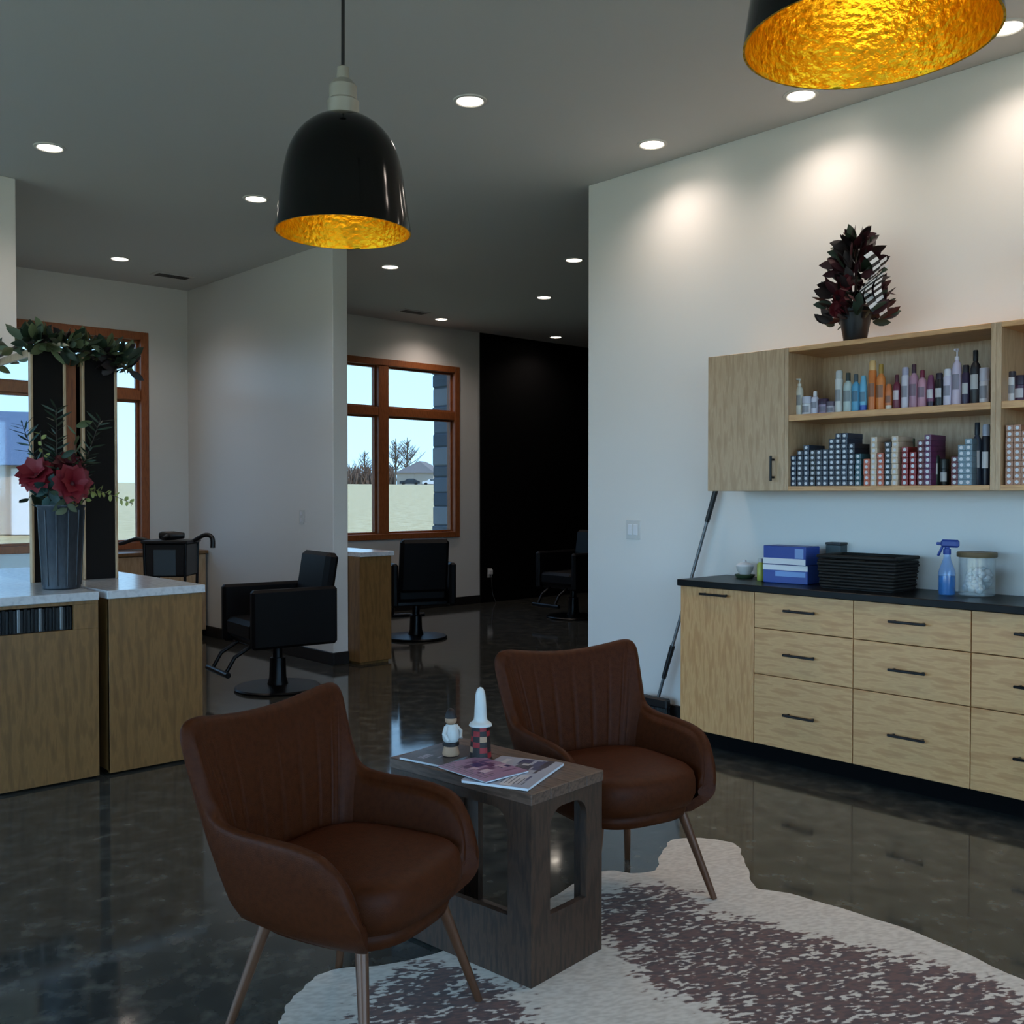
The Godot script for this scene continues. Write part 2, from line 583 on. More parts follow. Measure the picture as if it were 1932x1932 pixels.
func car(called: String, label: String, at: Vector3, turn: float, body: Material) -> void:
	var t := thing(called, label, "car", at, turn)
	var st := surf()
	# side profile extruded across
	var side := [Vector2(-2.2, 0.35), Vector2(-2.25, 0.75), Vector2(-2.0, 0.95), Vector2(-1.1, 1.02), Vector2(-0.6, 1.45), Vector2(0.9, 1.48), Vector2(1.6, 1.05), Vector2(2.15, 0.95), Vector2(2.25, 0.6), Vector2(2.15, 0.35)]
	st.set_smooth_group(-1)
	for i in side.size():
		var a: Vector2 = side[i]
		var b: Vector2 = side[(i + 1) % side.size()]
		facet(st, [Vector3(a.x, a.y, -0.85), Vector3(b.x, b.y, -0.85), Vector3(b.x, b.y, 0.85), Vector3(a.x, a.y, 0.85)], Vector3(0, 0.7, 0))
	var poly := PackedVector2Array(side)
	var idx := Geometry2D.triangulate_polygon(poly)
	for i in range(0, idx.size(), 3):
		for z in [-0.85, 0.85]:
			var f := []
			for k in 3:
				f.append(Vector3(poly[idx[i + k]].x, poly[idx[i + k]].y, z))
			facet(st, f, Vector3(0, 0.7, 0))
	obj("body", st, body, t)
	for z in [-0.86, 0.86]:
		bx("side_window", Vector3(0.15, 1.22, z), Vector3(1.3, 0.3, 0.02), M.car_glass, t)
		for x in [-1.4, 1.4]:
			var wst := surf()
			lathe(wst, [Vector2(0, -0.1), Vector2(0.3, -0.1), Vector2(0.34, -0.06), Vector2(0.34, 0.06), Vector2(0.3, 0.1), Vector2(0, 0.1)], 18, Transform3D(Basis(Vector3.RIGHT, PI / 2), Vector3(x, 0.34, z * 0.93)))
			obj("wheel", wst, M.tyre, t)

func house(called: String, label: String, at: Vector3, turn: float, s: Vector3, wall: Material, roof: Material) -> void:
	var t := thing(called, label, "house", at, turn, "")
	bx("walls", Vector3(0, s.y / 2.0, 0), s, wall, t, 0.02)
	var st := surf()
	st.set_smooth_group(-1)
	var e := 0.5
	var y0 := s.y
	var y1 := s.y + s.z * 0.32
	var a := Vector3(-s.x / 2 - e, y0, -s.z / 2 - e)
	var b := Vector3(s.x / 2 + e, y0, -s.z / 2 - e)
	var c := Vector3(s.x / 2 + e, y0, s.z / 2 + e)
	var d := Vector3(-s.x / 2 - e, y0, s.z / 2 + e)
	var r0 := Vector3(-s.x / 2 + s.z * 0.35, y1, 0)
	var r1 := Vector3(s.x / 2 - s.z * 0.35, y1, 0)
	var mid := Vector3(0, y0 + 0.3, 0)
	facet(st, [a, b, r1, r0], mid)
	facet(st, [d, c, r1, r0], mid)
	facet(st, [b, c, r1], mid)
	facet(st, [a, d, r0], mid)
	facet(st, [a, b, c, d], mid)
	obj("roof", st, roof, t)
	for i in 3:
		bx("window", Vector3(-s.x / 3.0 + i * s.x / 3.0, s.y * 0.55, s.z / 2.0 + 0.02), Vector3(1.2, 1.2, 0.06), M.car_glass, t)
	bx("door", Vector3(s.x / 6.0, 1.05, s.z / 2.0 + 0.02), Vector3(1.0, 2.1, 0.06), M.white_paper, t)

func rise(z: float) -> float:   # the field climbs gently away from the building
	return -0.12 + 3.2 * smoothstep(14.0, 170.0, -z)

func build_outside() -> void:
	var gst := surf()
	var rows := []
	for z in [70.0, -14.0, -22.0, -32.0, -45.0, -60.0, -75.0, -90.0, -105.0, -120.0, -135.0, -150.0, -162.0, -170.0, -400.0]:
		rows.append([Vector3(-360, rise(z), z), Vector3(460, rise(z), z)])
	sheet(gst, rows, false, 1)
	shell(obj("ground", gst, M.dry_grass))
	# stone-faced pier of the outside wall, seen through the window beside the black wall
	var pier := thing("stone_pier", "grey stone pier of stacked blocks outside the window, right beside its frame", "pier", Vector3(8.05, -0.12, WZ - 0.42))
	var y := 0.0
	var k := 0
	while y < 3.2:
		var h: float = [0.2, 0.14, 0.24, 0.17][k % 4]
		bx("stone", Vector3(rng.randf_range(-0.012, 0.012), y + h / 2.0, rng.randf_range(-0.01, 0.01)), Vector3(0.36, h - 0.012, 0.34), M["stone_%d" % (k * 7 % 4)], pier, 0.012)
		y += h
		k += 1
	span("mortar", Vector3(-0.165, 0, -0.155), Vector3(0.165, y, 0.155), M.stone_1, pier, 0.0)
	var d := ray(797, 930)
	d = Vector3(d.x, 0, d.z)
	house("far_house", "tan-grey house with a hipped roof across the field, seen through the tall window", Vector3(d.x * 240, rise(d.z * 240), d.z * 240), 0.6, Vector3(11, 3.0, 9), M.house_wall, M.house_roof)
	d = ray(773, 930)
	car("parked_car", "dark car parked across the field in front of the far house", Vector3(d.x * 222, rise(d.z * 222), d.z * 222), -0.6, M.car_dark)
	d = ray(815, 930)
	car("parked_car", "white car parked across the field beside the dark car", Vector3(d.x * 226, rise(d.z * 226), d.z * 226), -0.6, M.car_white)
	for a in [[746, 215, 10.0, 5, "tall leafless tree left of the far house"], [688, 275, 10.0, 9, "leafless tree standing behind the brushy hedge"], [768, 265, 13.0, 12, "big leafless tree rising behind the far house"]]:
		d = ray(a[0], 930)
		bare_tree(Vector3(d.x * a[1], rise(d.z * a[1]), d.z * a[1]), a[2], a[3], a[4])
	# a belt of leafless brush along the far edge of the field
	var st := surf()
	var r := RandomNumberGenerator.new()
	r.seed = 4
	for i in 420:
		var px := r.randf_range(640, 745)
		var dd := ray(px, 930)
		var dist := r.randf_range(236, 255)
		var p := Vector3(dd.x * dist, rise(dd.z * dist), dd.z * dist)
		var h := r.randf_range(2.8, 5.4)
		tube(st, [p, p + Vector3(r.randf_range(-0.8, 0.8), h * 0.5, r.randf_range(-0.8, 0.8)), p + Vector3(r.randf_range(-1.6, 1.6), h, r.randf_range(-1.6, 1.6))], 0.2, 0.07, 4)
	var hedge := obj("brush_hedge", st, M.brush_far)
	tag(hedge, "belt of leafless grey-brown brush along the far field", "hedge")
	hedge.set_meta("kind", "stuff")
	# the street side that the station mirror shows
	span("asphalt_lot", Vector3(-40, -0.14, -22), Vector3(2.2, -0.07, -13), M.asphalt)
	tag(get_node("asphalt_lot"), "grey asphalt parking strip outside the windows", "pavement")
	house("low_house", "low house with a blue-grey roof beyond the parking strip", Vector3(-9.5, rise(-36.0), -36), 0.35, Vector3(11, 2.2, 6), M.house_wall, M.blue_roof)
	car("parked_car", "white car on the asphalt strip before the blue-roofed house", Vector3(-5.2, -0.07, -19), 0.4, M.car_white)

# ---------------------------------------------------------------- right-hand cabinets
const FX := 4.36   # front of the base cabinets

func pull(parent: Node, c: Vector3, along: Vector3, length: float) -> void:   # a black bar pull in front of a face that looks to -x
	var st := surf()
	var s := Vector3(0.012, 0.012, 0.012) + along.abs() * (length - 0.012)
	box(st, c + Vector3(-0.03, 0, 0), s, 0.003)
	for k in [-1.0, 1.0]:
		box(st, c + Vector3(-0.0135, 0, 0) + along * k * (length / 2.0 - 0.02), Vector3(0.025, 0.011, 0.011), 0.002)
	obj("handle", st, M.black_metal, parent)

func build_base_cabinets() -> void:
	var edges := [-3.397, -2.925, -2.378, -1.83, -1.28, -0.73]
	var labels := ["light maple base cabinet with one tall door, at the broom end of the counter", "light maple three-drawer base cabinet next to the one with a door", "light maple three-drawer base cabinet under the black basket and spray bottle", "light maple three-drawer base cabinet under the black box on the counter", "light maple three-drawer base cabinet at the far end from the broom"]
	for i in 5:
		var z0: float = edges[i]
		var z1: float = edges[i + 1]
		var w := z1 - z0
		var t := thing("base_cabinet", labels[i], "cabinet", Vector3(FX, 0, z0), 0.0, "maple base cabinets along the right wall")
		# carcass: sides, bottom, back and a recessed plinth
		var st := surf()
		box(st, Vector3(0.225, 0.486, 0.009), Vector3(0.41, 0.772, 0.018), 0.001)
		box(st, Vector3(0.225, 0.486, w - 0.009), Vector3(0.41, 0.772, 0.018), 0.001)
		box(st, Vector3(0.225, 0.109, w / 2.0), Vector3(0.41, 0.018, w - 0.036), 0.001)
		box(st, Vector3(0.421, 0.486, w / 2.0), Vector3(0.016, 0.772, w - 0.036), 0.001)
		obj("carcass", st, M.maple, t)
		span("plinth", Vector3(0.09, 0, 0.0), Vector3(0.42, 0.099, w), M.black_paint, t, 0.0)
		var g := 0.0022
		if i == 0:
			var dr := span("door", Vector3(0, 0.1, g), Vector3(0.019, 0.874, w - g), M.maple, t, 0.002)
			pull(dr, Vector3(0, 0.842, w / 2.0), Vector3(0, 0, 1), 0.175)
		else:
			for y in [[0.1, 0.455, 0.275], [0.459, 0.690, 0.575], [0.694, 0.874, 0.795]]:
				var dr := span("drawer", Vector3(0, y[0], g), Vector3(0.019, y[1], w - g), M.maple_across, t, 0.002)
				pull(dr, Vector3(0, y[2], w / 2.0), Vector3(0, 0, 1), 0.175)
	var top := span("countertop", Vector3(4.335, 0.876, -3.402), Vector3(WX, 0.91, -0.72), M.black_top, self, 0.003)
	tag(top, "long black countertop over the light maple base cabinets", "countertop")

const UX := 4.45   # front of the upper cabinets
const UY0 := 1.39
const UY1 := 2.115

func build_upper_cabinets() -> void:
	var t := thing("wall_cabinet", "pale maple wall cabinet with one plain door, above the leaning broom", "cabinet", Vector3(UX, UY0, -3.285))
	var st := surf()
	box(st, Vector3(0.18, 0.3625, 0.009), Vector3(0.32, 0.725, 0.018), 0.001)
	box(st, Vector3(0.18, 0.3625, 0.465), Vector3(0.32, 0.725, 0.018), 0.001)
	box(st, Vector3(0.18, 0.009, 0.237), Vector3(0.32, 0.018, 0.438), 0.001)
	box(st, Vector3(0.18, 0.716, 0.237), Vector3(0.32, 0.018, 0.438), 0.001)
	box(st, Vector3(0.334, 0.3625, 0.237), Vector3(0.012, 0.689, 0.438), 0.001)
	obj("carcass", st, M.maple_pale, t)
	var dr := span("door", Vector3(0, 0.0, 0.001), Vector3(0.019, 0.725, 0.473), M.maple_pale, t, 0.002)
	pull(dr, Vector3(0, 0.115, 0.415), Vector3(0, 1, 0), 0.13)
	var labels := ["open pale maple wall shelf packed with hair products, beside the door cabinet", "open pale maple wall shelf under the green plant"]
	var zs := [[-2.811, -1.772], [-1.772, -0.73]]
	for i in 2:
		var z0: float = zs[i][0]
		var w: float = zs[i][1] - z0
		var u := thing("open_shelf", labels[i], "shelf", Vector3(UX, UY0, z0))
		span("side_panel", Vector3(0, 0, 0), Vector3(0.34, 0.725, 0.022), M.maple_pale, u, 0.002)
		span("side_panel", Vector3(0, 0, w - 0.022), Vector3(0.34, 0.725, w), M.maple_pale, u, 0.002)
		span("bottom_panel", Vector3(0.001, 0, 0.022), Vector3(0.34, 0.024, w - 0.022), M.maple_across, u, 0.002)
		span("top_panel", Vector3(0.001, 0.701, 0.022), Vector3(0.34, 0.725, w - 0.022), M.maple_across, u, 0.002)
		span("back_panel", Vector3(0.33, 0.024, 0.022), Vector3(0.34, 0.701, w - 0.022), M.maple_pale, u, 0.0)
		span("shelf_board", Vector3(0.004, 0.352, 0.022), Vector3(0.33, 0.384, w - 0.022), M.maple_across, u, 0.002)

# ---------------------------------------------------------------- the station island at the left
func build_island() -> void:
	var y1 := 0.865
	var zf := -4.9
	var zb := -6.8
	for i in 2:
		var x0: float = [1.30, 1.83][i]
		var x1: float = [1.78, 2.31][i]
		var t := thing("station_cabinet", ["shade-toned maple station cabinet with a black slatted vent under its white top", "plain shade-toned maple station cabinet beside the black styling chair"][i], "cabinet", Vector3(x0, 0, zf))
		var w := x1 - x0
		var st := surf()
		var dz := zb - zf
		box(st, Vector3(0.01, y1 / 2.0 + 0.01, dz / 2.0), Vector3(0.02, y1 - 0.02, -dz - 0.002), 0.001)
		box(st, Vector3(w - 0.01, y1 / 2.0 + 0.01, dz / 2.0), Vector3(0.02, y1 - 0.02, -dz - 0.002), 0.001)
		box(st, Vector3(w / 2.0, y1 / 2.0 + 0.01, dz + 0.01), Vector3(w - 0.04, y1 - 0.02, 0.02), 0.001)
		box(st, Vector3(w / 2.0, y1 - 0.02, dz / 2.0), Vector3(w - 0.04, 0.02, -dz - 0.06), 0.001)
		box(st, Vector3(w / 2.0, 0.03, dz / 2.0), Vector3(w - 0.04, 0.02, -dz - 0.06), 0.001)
		obj("carcass", st, M.maple_shaded, t)
		if i == 0:
			var pst := surf()
			var va := 0.0
			var vb := 0.365
			var ya := 0.73
			var yb := 0.848
			box(pst, Vector3(w / 2.0, (ya + 0.012) / 2.0, -0.01), Vector3(w, ya - 0.012, 0.02), 0.001)
			box(pst, Vector3(w / 2.0, (yb + y1) / 2.0, -0.01), Vector3(w, y1 - yb, 0.02), 0.001)
			box(pst, Vector3((vb + w) / 2.0, (ya + yb) / 2.0, -0.01), Vector3(w - vb, yb - ya, 0.02), 0.001)
			obj("end_panel", pst, M.maple_shaded, t)
			var v := span("vent", Vector3(va + 0.02, ya, -0.05), Vector3(vb, yb, -0.03), M.black_plastic, t, 0.0)
			for k in 11:
				span("slat", Vector3(va + 0.022 + k * 0.0315, ya + 0.004, -0.03), Vector3(va + 0.036 + k * 0.0315, yb - 0.004, -0.008), M.black_metal if k % 3 else M.grey_metal, v, 0.002)
			span("frame", Vector3(va + 0.0, ya - 0.002, -0.03), Vector3(va + 0.02, yb, 0.0), M.black_plastic, v, 0.001)
		else:
			span("end_panel", Vector3(0, 0.012, -0.02), Vector3(w, y1, 0), M.maple_shaded, t, 0.001)
		var top := span("stone_worktop", Vector3(x0 - 0.012, y1, zb), Vector3(x1 + (0.0 if i == 0 else 0.012), 0.905, zf + 0.014), M.white_quartz, self, 0.003)
		tag(top, ["white stone top under the zinc flower vase", "white stone top of the plain station cabinet"][i], "countertop")
	var gap := span("divider_panel", Vector3(1.7815, 0, zb), Vector3(1.8165, 0.905, zf - 0.75), M.maple_shaded, self, 0.0)
	tag(gap, "upright maple panel deep in the gap between the two station cabinets", "panel")
	# two tall mirror cases standing back to back, their mirrors facing left and right
	for i in 2:
		var x0: float = [1.69, 1.955][i]
		var x1: float = [1.872, 2.145][i]
		var t := thing("mirror_case", ["tall dark mirror case with pale wooden edges behind the flowers, mirror towards the glazing", "tall dark mirror case with pale wooden edges, beside the window frame"][i], "mirror", Vector3(x0, 0.905, -5.6))
		var w := x1 - x0
		var h := 1.235
		var dz := -1.18
		span("case", Vector3(0.014, 0.0, dz), Vector3(w - 0.014, h, -0.004), M.case_dark, t, 0.002)
		for x in [0.0, w - 0.014]:
			span("edge_strip", Vector3(x, 0, -0.03), Vector3(x + 0.014, h, 0.006), M.maple_pale, t, 0.002)
		var fx := 0.0 if i == 0 else w - 0.014
		span("edge_strip", Vector3(fx, 0, dz), Vector3(fx + 0.014, h, dz + 0.04), M.maple_pale, t, 0.002)
		span("edge_strip", Vector3(fx, h - 0.04, dz + 0.04), Vector3(fx + 0.014, h, -0.03), M.maple_pale, t, 0.002)
		var gx := 0.008 if i == 0 else w - 0.014
		span("mirror_glass", Vector3(gx, 0.0, dz + 0.04), Vector3(gx + 0.006, h - 0.04, -0.03), M.mirror_glass, t, 0.0)
	var post := span("mirror_post", Vector3(1.886, 0.905, -6.78), Vector3(1.941, 2.135, -5.64), M.window_wood, self, 0.003)
	tag(post, "brown wooden post between the two dark mirror cases", "post")

func build_small_stations() -> void:
	# end of the station cabinet on the far side of the partition
	var t := thing("end_cabinet", "narrow maple cabinet with a white top at the end of the partition wall", "cabinet", Vector3(4.482, 0, -6.69))
	span("body", Vector3(0, 0.02, -1.5), Vector3(0.31, 0.868, 0), M.maple_shaded, t, 0.003)
	span("plinth", Vector3(0.02, 0, -1.48), Vector3(0.29, 0.02, -0.02), M.maple_shaded, t, 0.0)
	span("top", Vector3(0, 0.868, -1.5), Vector3(0.33, 0.905, 0.014), M.white_quartz, t, 0.003)
	# low wooden cabinet under the window of the near bay
	t = thing("window_cabinet", "low maple cabinet against the window wall behind the black trolley", "cabinet", Vector3(2.5, 0, -9.48))
	span("body", Vector3(0, 0.06, 0), Vector3(1.82, 0.80, 0.40), M.maple_shaded, t, 0.003)
	span("plinth", Vector3(0.02, 0, 0.02), Vector3(1.80, 0.06, 0.36), M.maple_shaded, t, 0.0)
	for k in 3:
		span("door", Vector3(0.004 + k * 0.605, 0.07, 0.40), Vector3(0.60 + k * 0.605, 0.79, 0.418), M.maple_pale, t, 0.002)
	span("top", Vector3(-0.01, 0.80, 0.0), Vector3(1.835, 0.83, 0.43), M.maple_shaded, t, 0.003)

# ---------------------------------------------------------------- cowhide rug
func poly_dist(p: Vector2, poly: PackedVector2Array) -> float:   # below zero inside
	var d := 1e9
	for i in poly.size():
		var q := Geometry2D.get_closest_point_to_segment(p, poly[i], poly[(i + 1) % poly.size()])
		d = minf(d, p.distance_to(q))
	return -d if Geometry2D.is_point_in_polygon(p, poly) else d

func floor_poly(pix: Array) -> PackedVector2Array:
	var out := PackedVector2Array()
	for p in pix:
		var q := on_y(p[0], p[1], 0.0)
		out.append(Vector2(q.x, q.z))
	return out

func build_rug() -> void:
	var raw := [Vector2(1.289, -2.306), Vector2(1.353, -2.363), Vector2(1.45, -2.431), Vector2(1.558, -2.446), Vector2(1.68, -2.37), Vector2(1.9, -2.33), Vector2(2.3, -2.38), Vector2(2.656, -2.433), Vector2(2.74, -2.345), Vector2(2.83, -2.315), Vector2(2.993, -2.413), Vector2(3.12, -2.465), Vector2(3.223, -2.40), Vector2(3.263, -2.281), Vector2(3.155, -2.152), Vector2(2.966, -1.985), Vector2(2.995, -1.85), Vector2(3.025, -1.476), Vector2(2.95, -1.081), Vector2(2.95, -0.75), Vector2(3.1, -0.48), Vector2(2.98, -0.3), Vector2(2.7, -0.42), Vector2(2.2, -0.62), Vector2(1.8, -0.66), Vector2(1.45, -0.55), Vector2(1.2, -0.75), Vector2(1.3, -1.1), Vector2(1.22, -1.5), Vector2(1.02, -1.85), Vector2(1.06, -2.1), Vector2(1.2, -2.2)]
	var loop := raw + [raw[0]]
	var fine := PackedVector2Array()
	var smooth := curve_pts(loop, loop.size() * 7)
	for i in smooth.size() - 1:
		var w := sin(i * 1.7) * 0.003 + sin(i * 0.61) * 0.004
		fine.append(smooth[i] + Vector2(w, w * 0.7))
	# hide pattern: brown islands on cream, from a grid of distances and streaky noise
	var dark := [floor_poly([[1135, 1690], [1230, 1672], [1310, 1690], [1330, 1735], [1425, 1738], [1520, 1770], [1640, 1795], [1860, 1850], [1932, 1890], [1990, 1990], [1560, 2080], [1400, 1960], [1340, 1895], [1250, 1880], [1190, 1830], [1180, 1790], [1140, 1790], [1110, 1740]]),
		floor_poly([[770, 1825], [700, 1872], [668, 1932], [660, 2050], [1040, 2050], [1010, 1950], [985, 1900], [950, 1870], [890, 1830]]),
		PackedVector2Array([Vector2(1.3, -1.6), Vector2(1.5, -0.9), Vector2(1.8, -0.8), Vector2(1.75, -1.5)])]
	var res := 900
	var g := 150
	var x0 := 0.95
	var z0 := -2.55
	var sx := 2.4
	var sz := 2.35
	var field := PackedFloat32Array()
	field.resize((g + 1) * (g + 1))
	for j in g + 1:
		for i in g + 1:
			var p := Vector2(x0 + sx * i / g, z0 + sz * j / g)
			var d := 1e9
			for poly in dark:
				d = minf(d, poly_dist(p, poly))
			field[j * (g + 1) + i] = d
	var n1 := FastNoiseLite.new()
	n1.seed = 81
	n1.frequency = 1.0
	n1.fractal_octaves = 4
	var n2 := FastNoiseLite.new()
	n2.seed = 82
	n2.frequency = 1.0
	n2.fractal_octaves = 2
	var im := Image.create(res, res, false, Image.FORMAT_RGB8)
	var cream := col(210, 197, 181)
	var cream2 := col(188, 173, 156)
	var brown := col(98, 59, 43)
	var brown2 := col(66, 39, 31)
	for j in res:
		for i in res:
			var u := float(i) / res * g
			var v := float(j) / res * g
			var iu := int(u)
			var iv := int(v)
			var fu := u - iu
			var fv := v - iv
			var b := iv * (g + 1) + iu
			var d: float = lerpf(lerpf(field[b], field[b + 1], fu), lerpf(field[b + g + 1], field[b + g + 2], fu), fv)
			var x := x0 + sx * i / res
			var z := z0 + sz * j / res
			var a1 := n1.get_noise_2d(x * 9.0 + z * 5.0, z * 20.0 - x * 9.0)
			var a2 := n2.get_noise_2d(x * 22.0 + z * 12.0, z * 52.0 - x * 26.0)
			var amp := 0.5 if d > 0.0 else 1.0
			var t := clampf((minf(-d * 0.9, 0.055) + 0.002 + (a1 * 0.14 + a2 * 0.1) * amp) / 0.025, 0.0, 1.0)
			var c := cream.lerp(cream2, clampf(0.4 + a2 * 0.9 + a1 * 0.5, 0, 1))
			c = c.lerp(brown.lerp(brown2, clampf(0.45 + a2 * 1.2 - a1, 0, 1)), t)
			im.set_pixel(i, j, c)
	var m := mat("cowhide", Color.WHITE, 0.75)
	m.albedo_texture = ImageTexture.create_from_image(im)
	m.rim_enabled = true
	m.rim = 0.3
	var st := surf()
	st.set_smooth_group(-1)
	var tt := Geometry2D.triangulate_polygon(fine)
	var put := func(p: Vector2, y: float):
		st.set_uv(Vector2((p.x - x0) / sx, (p.y - z0) / sz))
		st.add_vertex(Vector3(p.x, y, p.y))
	for i in range(0, tt.size(), 3):
		var a := fine[tt[i]]
		var b := fine[tt[i + 1]]
		var c := fine[tt[i + 2]]
		if (b - a).cross(c - a) < 0.0:
			var s := b
			b = c
			c = s
		put.call(a, 0.008)
		put.call(b, 0.008)
		put.call(c, 0.008)
	var turn := 0.0
	for i in fine.size():
		turn += fine[i].cross(fine[(i + 1) % fine.size()])
	for i in fine.size():
		var a := fine[i]
		var b := fine[(i + 1) % fine.size()]
		if turn < 0.0:
			var s := a
			a = b
			b = s
		for q in [[a, 0.0005], [a, 0.008], [b, 0.008], [a, 0.0005], [b, 0.008], [b, 0.0005]]:
			put.call(q[0], q[1])
	tag(obj("cowhide_rug", st, m), "cream and brown cowhide rug under the wooden side table", "rug")

# ---------------------------------------------------------------- brown leather armchairs
func armchair(label: String, at: Vector3, turn: float) -> Node3D:
	var t := thing("leather_armchair", label, "chair", at, turn, "")
	# stations from the middle of the back to the front end of an arm: base (x, z), top (x, y, z); the chair faces +z
	var keys := [
		[Vector2(0.0, -0.235), Vector3(0.0, 0.800, -0.300)],
		[Vector2(0.07, -0.233), Vector3(0.09, 0.803, -0.300)],
		[Vector2(0.13, -0.228), Vector3(0.175, 0.812, -0.297)],
		[Vector2(0.172, -0.218), Vector3(0.250, 0.822, -0.292)],
		[Vector2(0.192, -0.205), Vector3(0.288, 0.815, -0.285)],
		[Vector2(0.203, -0.195), Vector3(0.303, 0.785, -0.272)],
		[Vector2(0.210, -0.187), Vector3(0.299, 0.720, -0.250)],
		[Vector2(0.217, -0.176), Vector3(0.291, 0.645, -0.222)],
		[Vector2(0.225, -0.160), Vector3(0.284, 0.592, -0.188)],
		[Vector2(0.236, -0.110), Vector3(0.285, 0.575, -0.120)],
		[Vector2(0.244, -0.030), Vector3(0.288, 0.572, -0.020)],
		[Vector2(0.246, 0.050), Vector3(0.286, 0.566, 0.070)],
		[Vector2(0.244, 0.115), Vector3(0.281, 0.548, 0.135)],
		[Vector2(0.238, 0.165), Vector3(0.270, 0.500, 0.180)],
		[Vector2(0.230, 0.195), Vector3(0.258, 0.440, 0.203)],
		[Vector2(0.222, 0.210), Vector3(0.246, 0.395, 0.212)]]
	var full := []
	for i in range(keys.size() - 1, 0, -1):
		full.append([Vector2(-keys[i][0].x, keys[i][0].y), Vector3(-keys[i][1].x, keys[i][1].y, keys[i][1].z)])
	full += keys
	var n := 300
	var base := curve_pts(full.map(func(k): return Vector3(k[0].x, 0, k[0].y)), n)
	var tops := curve_pts(full.map(func(k): return k[1]), n)
	var inner := []
	var outer := []
	var rows := []
	for i in n + 1:
		var tan: Vector3 = base[mini(i + 1, n)] - base[maxi(i - 1, 0)]
		var out := Vector3(-tan.z, 0, tan.x).normalized()   # away from the sitter
		if out.dot(base[i] - Vector3(0, 0, 0.12)) < 0.0:
			out = -out
		var B: Vector3 = base[i]
		var T: Vector3 = tops[i]
		var u := absf(float(i) / n * 2.0 - 1.0)
		# seams of the quilted back: shallow vertical channels
		var ch := 0.0
		if u < 0.30:
			ch = pow(1.0 - absf(sin(u / 0.30 * PI * 4.5)), 5.0) * 0.0055
		var th := 0.019
		var row := []
		# from the inside of the bottom, over the top, to the outside of the bottom
		for f in [0.0, 0.2, 0.4, 0.6, 0.8, 0.92]:
			var p: Vector3 = Vector3(B.x, 0.36, B.z).lerp(T, f)
			var fade := sin(clampf(f * 1.15, 0, 1) * PI)
			row.append(p - out * (th * 0.9 + 0.012 * sin(f * PI)) + out * ch * fade)
		var up := (T - Vector3(B.x, 0.36, B.z)).normalized()
		for a in 7:
			var an := PI * a / 6.0
			row.append(T - out * cos(an) * th + up * sin(an) * th - up * th)
		for f in [0.86, 0.66, 0.46, 0.26, 0.1]:
			var p: Vector3 = Vector3(B.x, 0.345, B.z).lerp(T, f)
			row.append(p + out * (th + 0.008 * sin(f * PI)))
		row.append(Vector3(B.x, 0.335, B.z) + out * 0.006)
		row.append(Vector3(B.x * 0.93, 0.305, B.z * 0.93) - out * 0.02)
		row.append(Vector3(B.x * 0.8, 0.292, B.z * 0.8) - out * 0.05)
		rows.append(row)
	var st := surf()
	sheet(st, rows, false, 1)
	st.set_smooth_group(-1)
	for e in [0, n]:
		facet(st, rows[e], Vector3(0, 0.4, 0))
	obj("shell", st, M.leather, t)
	# seat cushion, a rounded pad
	st = surf()
	rows = []
	var prof := [Vector2(0.0, 0.335), Vector2(0.80, 0.335), Vector2(0.95, 0.345), Vector2(1.0, 0.375), Vector2(1.0, 0.415), Vector2(0.975, 0.442), Vector2(0.92, 0.456), Vector2(0.78, 0.463), Vector2(0.5, 0.468), Vector2(0.0, 0.470)]
	for q in prof:
		var row := []
		for k in 56:
			var a := TAU * k / 56.0
			var ca := cos(a)
			var sa := sin(a)
			var e := 2.0 / 3.4
			row.append(Vector3(signf(ca) * pow(absf(ca), e) * 0.226 * q.x, q.y, 0.022 - signf(sa) * pow(absf(sa), e) * 0.232 * q.x))
		rows.append(row)
	sheet(st, rows, true, 1)
	obj("seat", st, M.leather, t)
	# underside pan
	st = surf()
	rows = []
	for q in [Vector2(0.0, 0.285), Vector2(0.75, 0.287), Vector2(0.95, 0.30), Vector2(1.0, 0.335), Vector2(0.9, 0.345)]:
		var row := []
		for k in 48:
			var a := TAU * k / 48.0
			var e := 2.0 / 3.0
			row.append(Vector3(signf(cos(a)) * pow(absf(cos(a)), e) * 0.215 * q.x, q.y, 0.01 - signf(sin(a)) * pow(absf(sin(a)), e) * 0.225 * q.x))
		rows.append(row)
	sheet(st, rows, true, 1)
	obj("underside", st, M.leather, t)
	for s in [-1.0, 1.0]:
		for q in [[Vector3(0.17, 0.30, 0.155), Vector3(0.252, 0.009, 0.229)], [Vector3(0.165, 0.30, -0.145), Vector3(0.231, 0.001, -0.231)]]:
			var a: Vector3 = q[0] * Vector3(s, 1, 1)
			var b: Vector3 = q[1] * Vector3(s, 1, 1)
			st = surf()
			tube(st, [a, a.lerp(b, 0.5), b], 0.0165, 0.0105, 12)
			obj("leg", st, M.chair_leg, t)
	return t

func build_armchairs() -> void:
	armchair("brown leather armchair with its back to the station cabinets and flower vase", Vector3(1.429, 0, -2.167), 0.332)
	armchair("brown leather armchair between the wooden side table and the maple drawers", Vector3(2.571, 0, -2.287), -0.217)

